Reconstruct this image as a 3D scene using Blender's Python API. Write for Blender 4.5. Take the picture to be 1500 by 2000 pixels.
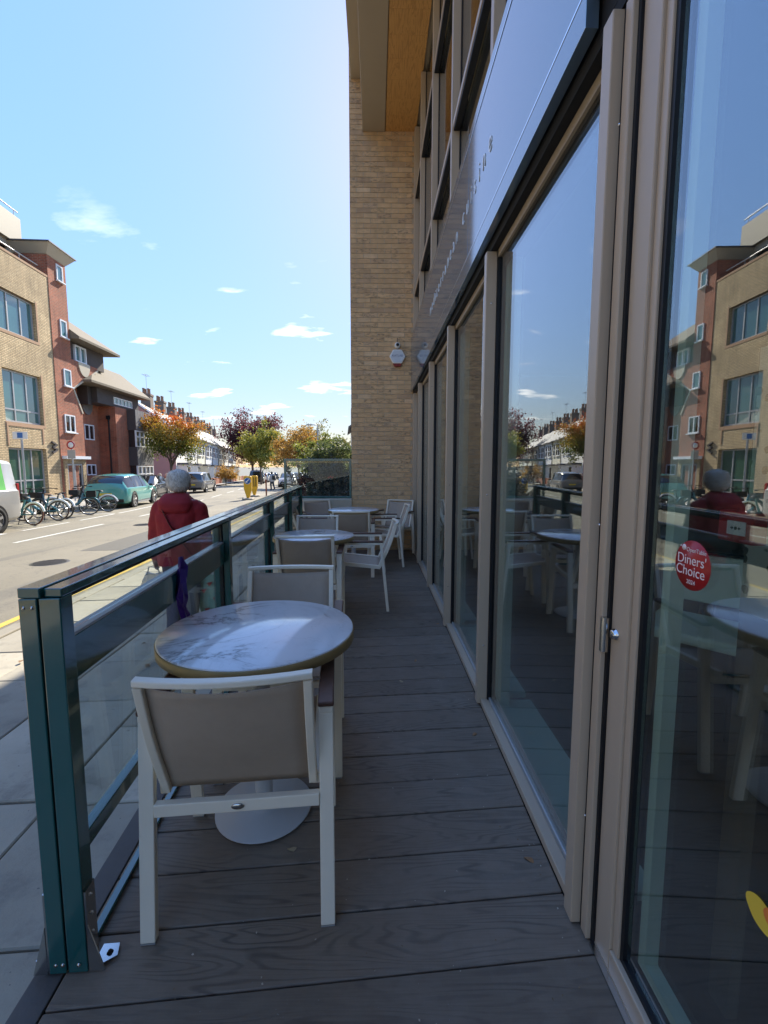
import bpy, bmesh, math, random
import numpy as np
from mathutils import Vector, Matrix, Euler
R = math.radians
random.seed(7); rng = np.random.default_rng(7)
scene = bpy.context.scene
for o in list(bpy.data.objects): bpy.data.objects.remove(o)
COL = scene.collection

# ------------------------------------------------------------------ camera
H = 1.36
cam_d = bpy.data.cameras.new('camera'); cam = bpy.data.objects.new('camera', cam_d); COL.objects.link(cam)
cam_d.sensor_fit = 'VERTICAL'; cam_d.sensor_height = 36.0; cam_d.lens = 880/2000*36.0
cam_d.clip_start = 0.05; cam_d.clip_end = 3000
cam.location = (0, 0, H); cam.rotation_euler = (R(90-5.904), 0, R(-1.1008))
scene.camera = cam

# ------------------------------------------------------------------ light
SUN_EL, SUN_AZ = R(36.0), R(12.2)          # azimuth measured from +Y towards +X
world = bpy.data.worlds.new('World'); scene.world = world; world.use_nodes = True
nt = world.node_tree; nt.nodes.clear()
def WN(t, **k):
    n = nt.nodes.new(t)
    for a_, b_ in k.items(): setattr(n, a_, b_)
    return n
wl = nt.links.new
out = WN('ShaderNodeOutputWorld'); bg = WN('ShaderNodeBackground'); bg.inputs[1].default_value = 0.15
sky = WN('ShaderNodeTexSky', sky_type='NISHITA'); sky.sun_disc = False
sky.sun_elevation = SUN_EL; sky.sun_rotation = SUN_AZ; sky.altitude = 30; sky.air_density = 1.0; sky.dust_density = 0.25; sky.ozone_density = 2.6
tc = WN('ShaderNodeTexCoord'); sep = WN('ShaderNodeSeparateXYZ'); wl(tc.outputs['Generated'], sep.inputs[0])
def wmath(op, a_, b_=None, clamp=False):
    n = WN('ShaderNodeMath', operation=op); n.use_clamp = clamp
    for i, q in enumerate((a_, b_)):
        if q is None: continue
        if isinstance(q, (int, float)): n.inputs[i].default_value = q
        else: wl(q, n.inputs[i])
    return n.outputs[0]
zz = wmath('ADD', wmath('MAXIMUM', sep.outputs[2], 0.0), 0.16)
cmb = WN('ShaderNodeCombineXYZ'); wl(wmath('DIVIDE', sep.outputs[0], zz), cmb.inputs[0]); wl(wmath('DIVIDE', sep.outputs[1], zz), cmb.inputs[1])
mp = WN('ShaderNodeMapping'); mp.inputs['Location'].default_value = (3.1, 0.85, 0); mp.inputs['Scale'].default_value = (0.8, 1.5, 1); wl(cmb.outputs[0], mp.inputs[0])
nz = WN('ShaderNodeTexNoise'); nz.inputs['Scale'].default_value = 2.3; nz.inputs['Detail'].default_value = 9; nz.inputs['Roughness'].default_value = 0.56; wl(mp.outputs[0], nz.inputs['Vector'])
rp = WN('ShaderNodeValToRGB'); rp.color_ramp.elements[0].position = 0.60; rp.color_ramp.elements[1].position = 0.70
wl(nz.outputs[0], rp.inputs[0])
lowmask = WN('ShaderNodeMapRange'); lowmask.inputs[1].default_value = 0.46; lowmask.inputs[2].default_value = 0.22; wl(sep.outputs[2], lowmask.inputs[0])
fac = wmath('MULTIPLY', rp.outputs[0], lowmask.outputs[0], True)
fac = wmath('MULTIPLY', fac, 0.85)
mixc = WN('ShaderNodeMixRGB'); mixc.inputs[2].default_value = (3.2, 3.15, 3.1, 1); wl(fac, mixc.inputs[0]); 
hs = WN('ShaderNodeHueSaturation'); hs.inputs['Saturation'].default_value = 1.16; wl(sky.outputs[0], hs.inputs['Color'])
bw = WN('ShaderNodeRGBToBW'); wl(hs.outputs[0], bw.inputs[0])
SKY_P, SKY_L0, SKY_K = -0.28, 3.0, 1.8
pw_ = wmath('POWER', wmath('DIVIDE', bw.outputs[0], SKY_L0), SKY_P); lum2 = wmath('MULTIPLY', bw.outputs[0], pw_)
den = wmath('ADD', wmath('DIVIDE', lum2, SKY_K), 1.0); inv = wmath('DIVIDE', pw_, den)
soft = WN('ShaderNodeVectorMath', operation='SCALE'); wl(hs.outputs[0], soft.inputs[0]); wl(inv, soft.inputs['Scale'])
tintn = WN('ShaderNodeVectorMath', operation='MULTIPLY'); tintn.inputs[1].default_value = (1.02, 0.88, 0.87); wl(soft.outputs[0], tintn.inputs[0]); wl(tintn.outputs[0], mixc.inputs[1])
wl(mixc.outputs[0], bg.inputs[0]); wl(bg.outputs[0], out.inputs[0])
sun_d = bpy.data.lights.new('sun', 'SUN'); sun = bpy.data.objects.new('sun', sun_d); COL.objects.link(sun)
sun_d.energy = 2.1; sun_d.angle = R(0.53); sun_d.color = (1.0, 0.93, 0.80)
sv = Vector((math.sin(SUN_AZ)*math.cos(SUN_EL), math.cos(SUN_AZ)*math.cos(SUN_EL), math.sin(SUN_EL)))
sun.rotation_euler = sv.to_track_quat('Z', 'Y').to_euler(); sun.location = (20, 60, 60)
vs = scene.view_settings; vs.view_transform = 'Standard'; vs.look = 'None'; vs.gamma = 1.0; vs.use_curve_mapping = False
vs.exposure = 2.36
try:
    cy = scene.cycles; cy.max_bounces = 10; cy.diffuse_bounces = 6; cy.transparent_max_bounces = 24; cy.caustics_reflective = True; cy.caustics_refractive = False
    cy.use_denoising = True; cy.sample_clamp_indirect = 10.0
except Exception: pass

# ------------------------------------------------------------------ helpers
A = R(2.86); CA, SA = math.cos(A), math.sin(A)
def gz(x, y):
    y = min(y, 140.0); x = max(min(x, 3.0), -24.0)
    return -.10 - .0125*y + .01*(x+1)
def SW(s, d, z=0.0): return Vector((d*CA - s*SA, d*SA + s*CA, z))          # street frame -> world
def bend(s): return 0.0 if s < 16 else (-(s-16)**2*.115/12 if s < 22 else -.345-(s-22)*.115)
def G(s, d):
    p = SW(s, d); return gz(p.x, p.y)

class MB:
    def __init__(self): self.v=[]; self.f=[]; self.m=[]; self.s=[]
    def add(self, vs_, fs, mi=0, sm=False):
        b=len(self.v); self.v += [tuple(q) for q in vs_]
        for f in fs: self.f.append(tuple(b+i for i in f)); self.m.append(mi); self.s.append(sm)
        return self
    def box(self, x0,x1,y0,y1,z0,z1, mi=0, mat=None):
        vs_=[(x,y,z) for z in (z0,z1) for y in (y0,y1) for x in (x0,x1)]
        if mat is not None: vs_=[mat@Vector(q) for q in vs_]
        return self.add(vs_, [(0,2,3,1),(4,5,7,6),(0,1,5,4),(2,6,7,3),(0,4,6,2),(1,3,7,5)], mi)
    def obox(self, c, size, rot=(0,0,0), mi=0):
        m=Matrix.Translation(c)@Euler(rot).to_matrix().to_4x4(); a,b,c_=[q/2 for q in size]
        return self.box(-a,a,-b,b,-c_,c_,mi,m)
    def bar(self, p, q, wx, wy, up=(0,0,1), mi=0):
        p=Vector(p); q=Vector(q); d=(q-p); L=d.length; d.normalize(); u=Vector(up)
        x=d.cross(u)
        if x.length<1e-4: x=d.cross(Vector((0,1,0)))
        x.normalize(); y=x.cross(d).normalized()
        vs_=[]
        for c in (p,q):
            for i,j in ((-1,-1),(1,-1),(1,1),(-1,1)): vs_.append(c+x*(i*wx/2)+y*(j*wy/2))
        return self.add(vs_,[(3,2,1,0),(4,5,6,7),(0,1,5,4),(1,2,6,5),(2,3,7,6),(3,0,4,7)],mi)
    def prism(self, poly, axis, a, b, mi=0):
        n=len(poly)
        def mk(p,t):
            return {'x':(t,p[0],p[1]),'y':(p[0],t,p[1]),'z':(p[0],p[1],t)}[axis]
        vs_=[mk(p,a) for p in poly]+[mk(p,b) for p in poly]
        fs=[tuple(range(n))[::-1], tuple(range(n,2*n))]+[(i,(i+1)%n,n+(i+1)%n,n+i) for i in range(n)]
        return self.add(vs_,fs,mi)
    def tube(self, pts, r, n=8, cap=True, mi=0, sm=True, sx=1.0):
        pts=[Vector(p) for p in pts]; k=len(pts); rr=r if isinstance(r,(list,tuple)) else [r]*k
        vs_=[]; prev=None
        for i,p in enumerate(pts):
            d=(pts[min(i+1,k-1)]-pts[max(i-1,0)]).normalized()
            if prev is None:
                u=Vector((0,0,1)) if abs(d.z)<.9 else Vector((1,0,0)); x=d.cross(u).normalized()
            else:
                x=(prev-d*prev.dot(d)).normalized()
            prev=x; y=d.cross(x)
            for j in range(n):
                t=2*math.pi*j/n; vs_.append(p+x*(math.cos(t)*rr[i]*sx)+y*(math.sin(t)*rr[i]))
        fs=[]
        for i in range(k-1):
            for j in range(n): fs.append((i*n+j,i*n+(j+1)%n,(i+1)*n+(j+1)%n,(i+1)*n+j))
        self.add(vs_,fs,mi,sm)
        if cap: self.add(vs_[:n],[tuple(range(n))[::-1]],mi); self.add(vs_[-n:],[tuple(range(n))],mi)
        return self
    def lathe(self, prof, n=24, c=(0,0,0), axis='z', mi=0, sm=True, close=False):
        vs_=[]; c=Vector(c)
        for r,h in prof:
            for j in range(n):
                t=2*math.pi*j/n; a,b=r*math.cos(t),r*math.sin(t)
                vs_.append(c+Vector({'z':(a,b,h),'x':(h,a,b),'y':(b,h,a)}[axis]))
        k=len(prof); fs=[]
        for i in range(k if close else k-1):
            for j in range(n):
                i2=(i+1)%k; fs.append((i*n+j,i*n+(j+1)%n,i2*n+(j+1)%n,i2*n+j))
        self.add(vs_,fs,mi,sm)
        if not close:
            if prof[0][0]>1e-5: self.add(vs_[:n],[tuple(range(n))[::-1]],mi)
            if prof[-1][0]>1e-5: self.add(vs_[-n:],[tuple(range(n))],mi)
        return self
    def loft(self, rings, mi=0, sm=True, cap=True):
        n=len(rings[0]); vs_=[q for r in rings for q in r]; fs=[]
        for i in range(len(rings)-1):
            for j in range(n): fs.append((i*n+j,i*n+(j+1)%n,(i+1)*n+(j+1)%n,(i+1)*n+j))
        self.add(vs_,fs,mi,sm)
        if cap: self.add(rings[0],[tuple(range(n))[::-1]],mi,sm); self.add(rings[-1],[tuple(range(n))],mi,sm)
        return self
    def mesh(self, name, mats):
        me=bpy.data.meshes.new(name); me.from_pydata([tuple(q) for q in self.v],[],self.f)
        for m in (mats if isinstance(mats,(list,tuple)) else [mats]): me.materials.append(m)
        me.polygons.foreach_set('material_index', self.m); me.polygons.foreach_set('use_smooth', self.s)
        bm=bmesh.new(); bm.from_mesh(me); bmesh.ops.recalc_face_normals(bm, faces=bm.faces); bm.to_mesh(me); bm.free()
        me.update(); return me
    def build(self, name, mats, parent=None, loc=None, rz=None, bevel=0.0, seg=2, raw=False):
        me=self.mesh(name,mats); o=bpy.data.objects.new(name,me); COL.objects.link(o)
        if parent is not None: o.parent=parent
        if loc is not None: o.location=loc
        if rz is not None: o.rotation_euler=(0,0,rz)
        if bevel>0:
            b=o.modifiers.new('bevel','BEVEL'); b.width=bevel; b.segments=seg; b.limit_method='ANGLE'; b.angle_limit=R(40); b.harden_normals=False
        return o
def tag(o, label=None, cat=None, group=None, kind=None):
    if label: o['label']=label
    if cat: o['category']=cat
    if group: o['group']=group
    if kind: o['kind']=kind
    return o
def empty(name, loc=(0,0,0), rz=0.0, label=None, cat=None, group=None, kind=None):
    o=bpy.data.objects.new(name,None); COL.objects.link(o); o.location=loc; o.rotation_euler=(0,0,rz); o.empty_display_size=.1
    return tag(o,label,cat,group,kind)
def copy_tree(o, parent=None):
    c=o.copy(); COL.objects.link(c); c.parent=parent
    for ch in list(o.children): copy_tree(ch,c)
    return c
def text(*a, **k):
    o=text_(*a, **k); bpy.context.view_layer.update(); dg=bpy.context.evaluated_depsgraph_get(); me=bpy.data.meshes.new_from_object(o.evaluated_get(dg))
    n=bpy.data.objects.new(o.name, me); COL.objects.link(n); n.parent=o.parent; n.location=o.location; n.rotation_euler=o.rotation_euler; n.scale=o.scale; bpy.data.objects.remove(o); n.name=k.get('name','lettering'); return n
def text_(body, size, mat, parent, loc, rot, name='lettering', extrude=.001, align='CENTER', space=1.0, sx=1.0, off=0.0):
    cu=bpy.data.curves.new(name,'FONT'); cu.body=body; cu.size=size; cu.extrude=extrude; cu.align_x=align; cu.align_y='BOTTOM_BASELINE' if name=='letter' else 'CENTER'; cu.space_character=space; cu.offset=off
    cu.materials.append(mat); o=bpy.data.objects.new(name,cu); COL.objects.link(o); o.parent=parent; o.location=loc; o.rotation_euler=rot; o.scale=(sx,1,1)
    return o

# ------------------------------------------------------------------ materials
def newmat(name):
    m=bpy.data.materials.new(name); m.use_nodes=True; t=m.node_tree; p=t.nodes['Principled BSDF']; return m,t,p
def coords(t, obj_random=False, which='Object'):
    c=t.nodes.new('ShaderNodeTexCoord'); o=c.outputs[which]
    if obj_random:
        oi=t.nodes.new('ShaderNodeObjectInfo'); ml=t.nodes.new('ShaderNodeMath'); ml.operation='MULTIPLY'; ml.inputs[1].default_value=37.0
        t.links.new(oi.outputs['Random'],ml.inputs[0]); ad=t.nodes.new('ShaderNodeVectorMath'); ad.operation='ADD'
        t.links.new(o,ad.inputs[0]); t.links.new(ml.outputs[0],ad.inputs[1]); o=ad.outputs[0]
    return o
def scaled(t, o, sc, rot=(0,0,0)):
    m=t.nodes.new('ShaderNodeMapping'); m.inputs['Scale'].default_value=sc; m.inputs['Rotation'].default_value=rot; t.links.new(o,m.inputs[0]); return m.outputs[0]
def noise(t, vec, scale, detail=4, rough=.55, dist=0):
    n=t.nodes.new('ShaderNodeTexNoise'); n.inputs['Scale'].default_value=scale; n.inputs['Detail'].default_value=detail; n.inputs['Roughness'].default_value=rough; n.inputs['Distortion'].default_value=dist
    t.links.new(vec,n.inputs['Vector']); return n.outputs[0]
def ramp(t, f, stops):
    r=t.nodes.new('ShaderNodeValToRGB'); e=r.color_ramp.elements
    while len(e)<len(stops): e.new(.5)
    for q,(p,c) in zip(e,stops): q.position=p; q.color=(c if len(c)==4 else (*c,1)) if isinstance(c,tuple) else (c,c,c,1)
    t.links.new(f,r.inputs[0]); return r.outputs[0]
def mixc_(t, f, a, b, mode='MIX'):
    m=t.nodes.new('ShaderNodeMixRGB'); m.blend_type=mode
    for i,q in ((0,f),(1,a),(2,b)):
        if isinstance(q,(int,float)): m.inputs[i].default_value=q
        elif isinstance(q,tuple): m.inputs[i].default_value=(*q,1) if len(q)==3 else q
        else: t.links.new(q,m.inputs[i])
    return m.outputs[0]
def tmath(t, op, a, b=None, clamp=False):
    n=t.nodes.new('ShaderNodeMath'); n.operation=op; n.use_clamp=clamp
    for i,q in enumerate((a,b)):
        if q is None: continue
        if isinstance(q,(int,float)): n.inputs[i].default_value=q
        else: t.links.new(q,n.inputs[i])
    return n.outputs[0]
def bump(t, p, h, strength=.3, dist=.01):
    b=t.nodes.new('ShaderNodeBump'); b.inputs['Strength'].default_value=strength; b.inputs['Distance'].default_value=dist; t.links.new(h,b.inputs['Height']); t.links.new(b.outputs[0],p.inputs['Normal'])
def c3(c,k): return tuple(min(1,max(0,q*k)) for q in c)
def M(name, col, rough=.5, metal=0.0, var=.12, scale=9.0, bmp=0.0, bscale=None, ior=1.45, coat=0.0, rnd=0.0, rvar=.0, dirt=None):
    m,t,p=newmat(name); v=coords(t, True)
    n=noise(t,v,scale,5)
    c=mixc_(t,n,c3(col,1-var),c3(col,1+var))
    if rnd>0:
        oi=t.nodes.new('ShaderNodeObjectInfo'); k=t.nodes.new('ShaderNodeMapRange'); k.inputs[3].default_value=1-rnd; k.inputs[4].default_value=1+rnd
        t.links.new(oi.outputs['Random'],k.inputs[0]); c=mixc_(t,1.0,c,k.outputs[0],'MULTIPLY')
    if dirt:
        dn=noise(t,v,dirt[1],6,.7); c=mixc_(t,ramp(t,dn,[(dirt[2],0.0),(dirt[2]+.12,1.0)]),c,dirt[0])
    t.links.new(c,p.inputs['Base Color']); p.inputs['Roughness'].default_value=rough; p.inputs['Metallic'].default_value=metal; p.inputs['IOR'].default_value=ior
    p.inputs['Coat Weight'].default_value=coat; p.inputs['Coat Roughness'].default_value=.05
    if rvar>0:
        rr=t.nodes.new('ShaderNodeMapRange'); rr.inputs[3].default_value=max(0,rough-rvar); rr.inputs[4].default_value=min(1,rough+rvar); t.links.new(n,rr.inputs[0]); t.links.new(rr.outputs[0],p.inputs['Roughness'])
    if bmp>0: bump(t,p,noise(t,v,bscale or scale*6,4),bmp,.004)
    return m
def glassmat(name, f0, tint=(1,1,1), rough=0.0, haze=0.0, hazecol=(.5,.5,.48)):
    m=bpy.data.materials.new(name); m.use_nodes=True; t=m.node_tree; t.nodes.clear()
    o=t.nodes.new('ShaderNodeOutputMaterial'); tr=t.nodes.new('ShaderNodeBsdfTransparent'); tr.inputs[0].default_value=(*tint,1)
    gl=t.nodes.new('ShaderNodeBsdfGlossy'); gl.inputs['Roughness'].default_value=rough
    ge=t.nodes.new('ShaderNodeNewGeometry'); dp=t.nodes.new('ShaderNodeVectorMath'); dp.operation='DOT_PRODUCT'
    t.links.new(ge.outputs['Normal'],dp.inputs[0]); t.links.new(ge.outputs['Incoming'],dp.inputs[1])
    c=tmath(t,'ABSOLUTE',dp.outputs['Value']); k=tmath(t,'POWER',tmath(t,'SUBTRACT',1.0,c,True),5.0); fr=tmath(t,'ADD',tmath(t,'MULTIPLY',k,1-f0),f0)
    mx=t.nodes.new('ShaderNodeMixShader'); t.links.new(fr,mx.inputs[0])
    base=tr.outputs[0]
    if haze>0:
        df=t.nodes.new('ShaderNodeBsdfDiffuse'); df.inputs[0].default_value=(*hazecol,1); m2=t.nodes.new('ShaderNodeMixShader')
        v=coords(t); n=noise(t,scaled(t,v,(1,1,.35)),2.2,6,.65); f=tmath(t,'MULTIPLY',ramp(t,n,[(.35,.3),(.75,1.0)]),haze)
        t.links.new(f,m2.inputs[0]); t.links.new(base,m2.inputs[1]); t.links.new(df.outputs[0],m2.inputs[2]); base=m2.outputs[0]
    t.links.new(base,mx.inputs[1]); t.links.new(gl.outputs[0],mx.inputs[2]); t.links.new(mx.outputs[0],o.inputs[0])
    return m
def brickmat(name, c1, c2, mortar, bw=.225, rh=.075, msz=.012, swap='xz', dark=None):
    m,t,p=newmat(name); v=coords(t); s=t.nodes.new('ShaderNodeSeparateXYZ'); t.links.new(v,s.inputs[0]); cb=t.nodes.new('ShaderNodeCombineXYZ')
    hsum=tmath(t,'ADD',s.outputs[0],s.outputs[1]); t.links.new(hsum,cb.inputs[0]); t.links.new(s.outputs[2],cb.inputs[1])
    b=t.nodes.new('ShaderNodeTexBrick'); t.links.new(cb.outputs[0],b.inputs['Vector']); b.inputs['Color1'].default_value=(*c1,1); b.inputs['Color2'].default_value=(*c2,1); b.inputs['Mortar'].default_value=(*mortar,1)
    b.inputs['Scale'].default_value=1.0; b.inputs['Brick Width'].default_value=bw; b.inputs['Row Height'].default_value=rh; b.inputs['Mortar Size'].default_value=msz; b.inputs['Bias'].default_value=-.2
    n=noise(t,v,.7,5); c=mixc_(t,1.0,b.outputs[0],ramp(t,n,[(.3,.74),(.7,1.18)]),'MULTIPLY'); n3=noise(t,scaled(t,v,(6,6,.5)),1.0,5,.7); c=mixc_(t,1.0,c,ramp(t,n3,[(.35,.78),(.6,1.05)]),'MULTIPLY')
    t.links.new(c,p.inputs['Base Color']); p.inputs['Roughness'].default_value=.88
    bump(t,p,tmath(t,'SUBTRACT',1.0,b.outputs['Fac']),.5,.006)
    return m

# deck boards: dark composite with embossed grain
def deckmat():
    m,t,p=newmat('deck_composite'); v=coords(t,True)
    g=noise(t,scaled(t,v,(1.1,7.5,1)),1.15,2,.45,.25)
    rings=tmath(t,'SINE',tmath(t,'MULTIPLY',g,120.0)); rings=tmath(t,'ADD',tmath(t,'MULTIPLY',rings,.5),.5)
    fine=noise(t,scaled(t,v,(4,120,1)),2.0,4,.7)
    patch=noise(t,scaled(t,v,(1.2,3,1)),2.2,4)
    line=tmath(t,'MULTIPLY',ramp(t,rings,[(.0,1.0),(.45,0.0)]),ramp(t,patch,[(.40,.10),(.66,.9)]))
    c=mixc_(t,fine,(.135,.102,.073),(.235,.182,.134)); c=mixc_(t,tmath(t,'MULTIPLY',line,.66),c,(.030,.022,.019))
    oi=t.nodes.new('ShaderNodeObjectInfo'); k=t.nodes.new('ShaderNodeMapRange'); k.inputs[3].default_value=.86; k.inputs[4].default_value=1.16; t.links.new(oi.outputs['Random'],k.inputs[0]); c=mixc_(t,1.0,c,k.outputs[0],'MULTIPLY')
    dust=noise(t,v,2.6,7,.7); c=mixc_(t,tmath(t,'MULTIPLY',ramp(t,dust,[(.46,0.0),(.70,1.0)]),.30),c,(.33,.29,.24))
    spk=noise(t,v,85,2); c=mixc_(t,ramp(t,spk,[(.735,0.0),(.76,.5)]),c,(.28,.26,.23))
    t.links.new(c,p.inputs['Base Color']); p.inputs['Roughness'].default_value=.62
    h=tmath(t,'SUBTRACT',tmath(t,'MULTIPLY',fine,.5),line); bump(t,p,h,.45,.002)
    return m
def marble():
    m,t,p=newmat('marble'); v=coords(t,True)
    w=noise(t,scaled(t,v,(1,1.4,1),(0,0,.7)),2.1,6,.62,1.1); vein=tmath(t,'ABSOLUTE',tmath(t,'SUBTRACT',w,.5)); a=ramp(t,vein,[(0,1.0),(.022,.25),(.06,0.0)])
    w2=noise(t,scaled(t,v,(1.2,1,1),(0,0,-.5)),5.2,5,.6,.8); v2=ramp(t,tmath(t,'ABSOLUTE',tmath(t,'SUBTRACT',w2,.5)),[(0,.55),(.014,0.0)])
    msk=ramp(t,noise(t,v,2.6,3),[(.42,0.0),(.62,1.0)])
    f=tmath(t,'MAXIMUM',tmath(t,'MULTIPLY',a,msk),tmath(t,'MULTIPLY',v2,.22))
    cl=mixc_(t,noise(t,v,2.0,5),(.82,.83,.85),(.90,.90,.90))
    c=mixc_(t,f,cl,(.22,.21,.20)); spk=noise(t,v,60,3); c=mixc_(t,ramp(t,spk,[(.72,0.0),(.78,.16)]),c,(.42,.40,.37))
    t.links.new(c,p.inputs['Base Color']); p.inputs['Roughness'].default_value=.12; p.inputs['IOR'].default_value=1.9
    bump(t,p,noise(t,v,40,3),.02,.002)
    return m
def slingmat():
    m=bpy.data.materials.new('sling_mesh'); m.use_nodes=True; t=m.node_tree; p=t.nodes['Principled BSDF']; o=t.nodes['Material Output']
    v=coords(t); n=noise(t,v,18,6,.7); w=t.nodes.new('ShaderNodeTexChecker'); w.inputs['Scale'].default_value=520; t.links.new(v,w.inputs[0])
    c=mixc_(t,n,(.50,.39,.29),(.62,.49,.375)); c=mixc_(t,.18,c,mixc_(t,w.outputs['Fac'],(.10,.085,.07),(.27,.24,.21))); t.links.new(c,p.inputs['Base Color']); p.inputs['Roughness'].default_value=.7
    tr=t.nodes.new('ShaderNodeBsdfTransparent'); mx=t.nodes.new('ShaderNodeMixShader'); mx.inputs[0].default_value=.13
    t.links.new(p.outputs[0],mx.inputs[1]); t.links.new(tr.outputs[0],mx.inputs[2]); t.links.new(mx.outputs[0],o.inputs[0]); return m
def woodsoffit():
    m,t,p=newmat('oak_soffit'); v=coords(t,True); g=noise(t,scaled(t,v,(9,1.0,1)),1.6,3,.5,.5)
    r=tmath(t,'ADD',tmath(t,'MULTIPLY',tmath(t,'SINE',tmath(t,'MULTIPLY',g,60)),.5),.5); f=noise(t,scaled(t,v,(2,60,1)),3,4,.7)
    c=mixc_(t,f,(.52,.25,.065),(.64,.34,.11)); c=mixc_(t,tmath(t,'MULTIPLY',ramp(t,r,[(0,1.0),(.4,0.0)]),.4),c,(.25,.10,.022)); t.links.new(c,p.inputs['Base Color']); p.inputs['Roughness'].default_value=.5; return m
def asphalt():
    m,t,p=newmat('asphalt'); v=coords(t); n=noise(t,v,120,3,.7); b=noise(t,v,.35,5); n2=noise(t,v,900,2)
    c=mixc_(t,ramp(t,n,[(.3,0.0),(.7,1.0)]),(.155,.136,.100),(.30,.263,.192)); c=mixc_(t,1.0,c,ramp(t,b,[(.3,.80),(.7,1.15)]),'MULTIPLY')
    st=noise(t,scaled(t,v,(1.5,.12,1)),1.2,5); c=mixc_(t,tmath(t,'MULTIPLY',ramp(t,st,[(.56,0.0),(.66,1.0)]),.35),c,(.085,.082,.078))
    crk=noise(t,v,.9,7,.6,1.5); c=mixc_(t,ramp(t,tmath(t,'ABSOLUTE',tmath(t,'SUBTRACT',crk,.5)),[(0,.6),(.006,0.0)]),c,(.06,.058,.055))
    t.links.new(c,p.inputs['Base Color']); p.inputs['Roughness'].default_value=.85; bump(t,p,n,.5,.01); return m
def paving():
    m,t,p=newmat('paving_slab'); v=coords(t,True); n=noise(t,v,14,6,.7); g=noise(t,v,160,3,.7); b=noise(t,v,1.3,4)
    c=mixc_(t,n,(.36,.32,.245),(.49,.44,.34)); c=mixc_(t,1.0,c,ramp(t,b,[(.3,.85),(.7,1.1)]),'MULTIPLY')
    oi=t.nodes.new('ShaderNodeObjectInfo'); k=t.nodes.new('ShaderNodeMapRange'); k.inputs[3].default_value=.72; k.inputs[4].default_value=1.14; t.links.new(oi.outputs['Random'],k.inputs[0]); c=mixc_(t,1.0,c,k.outputs[0],'MULTIPLY')
    c=mixc_(t,ramp(t,noise(t,v,3.5,7,.75),[(.52,0.0),(.66,.6)]),c,(.17,.155,.13)); c=mixc_(t,ramp(t,noise(t,v,38,2),[(.71,0.0),(.73,.8)]),c,(.12,.11,.10))
    t.links.new(c,p.inputs['Base Color']); p.inputs['Roughness'].default_value=.8; bump(t,p,tmath(t,'ADD',n,tmath(t,'MULTIPLY',g,.6)),.35,.006); return m
def leafmat(name, stops, trans=.5):
    m=bpy.data.materials.new(name); m.use_nodes=True; t=m.node_tree; p=t.nodes['Principled BSDF']; o=t.nodes['Material Output']
    at=t.nodes.new('ShaderNodeAttribute'); at.attribute_name='tint'; c=ramp(t,at.outputs['Fac'],stops); t.links.new(c,p.inputs['Base Color']); p.inputs['Roughness'].default_value=.55
    tl=t.nodes.new('ShaderNodeBsdfTranslucent'); t.links.new(c,tl.inputs[0]); mx=t.nodes.new('ShaderNodeMixShader'); mx.inputs[0].default_value=trans
    t.links.new(p.outputs[0],mx.inputs[1]); t.links.new(tl.outputs[0],mx.inputs[2]); t.links.new(mx.outputs[0],o.inputs[0]); return m
def emis(name,c,s):
    m=bpy.data.materials.new(name); m.use_nodes=True; t=m.node_tree; t.nodes.clear(); o=t.nodes.new('ShaderNodeOutputMaterial'); e=t.nodes.new('ShaderNodeEmission'); e.inputs[0].default_value=(*c,1); e.inputs[1].default_value=s; t.links.new(e.outputs[0],o.inputs[0]); return m

m_deck=deckmat(); m_marble=marble(); m_sling=slingmat(); m_soffit=woodsoffit(); m_asph=asphalt(); m_pave=paving()
m_brown=M('bronze_paint',(.50,.385,.275),.34,0,.05,3,.03,160,dirt=((.30,.26,.22),2.2,.66)); m_brown2=M('fascia_bronze',(.38,.295,.20),.5,0,.06,2,.02,90)
m_teal=M('teal_paint',(.010,.100,.096),.20,0,.10,3,.03,200,1.7,.7,dirt=((.05,.075,.075),5,.70)); m_black=M('black_gasket',(.006,.006,.008),.55,0,.2)
m_cream=M('cream_metal',(.88,.80,.65),.42,0,.06,6,.04,220,dirt=((.33,.30,.26),7.0,.69)); m_arm=M('arm_wood',(.11,.052,.032),.45,0,.35,30)
m_gold=M('brass_edge',(.36,.26,.115),.45,.35,.1,6); m_steel=M('stainless',(.55,.54,.52),.22,1.0,.1,12); m_chrome=M('chrome',(.75,.75,.76),.12,1.0,.04)
m_basew=M('table_base_paint',(.55,.555,.56),.45,0,.08,5,.05,90,dirt=((.25,.23,.20),4,.66))
m_sign=M('sign_glass',(.10,.15,.205),.06,0,.1,2,ior=3.0); m_white=M('white_paint',(.78,.78,.76),.5,0,.04); m_line=M('silver_line',(.92,.93,.94),.12,1.0,.02)
m_dark=M('void_shade',(.010,.010,.011),.8,0,.2); m_stone=M('coping_stone',(.50,.44,.34),.8,0,.12,5,.15,60); m_mortar=M('mortar',(.52,.42,.30),.95,0,.12,20,.3,120)
m_redplastic=M('red_plastic',(.42,.02,.022),.3,0,.08); m_lime_ylw=M('yellow_line',(.62,.42,.07),.7,0,.2,20,.2,dirt=((.28,.25,.2),14,.56)); m_whiteline=M('road_white',(.60,.58,.52),.75,0,.15,20,.2,dirt=((.25,.24,.21),12,.54))
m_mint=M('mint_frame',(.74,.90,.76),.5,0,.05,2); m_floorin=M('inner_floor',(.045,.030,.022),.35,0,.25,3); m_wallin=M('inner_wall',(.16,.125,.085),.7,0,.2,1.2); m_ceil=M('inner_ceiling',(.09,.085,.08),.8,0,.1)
g_facade=glassmat('facade_glass',.27,(.92,.97,.945),0,.022,(.55,.55,.52)); g_rail=glassmat('rail_glass',.05,(.92,.955,.94),0,.035); g_far=glassmat('car_glass',.10,(.22,.27,.28))
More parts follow.
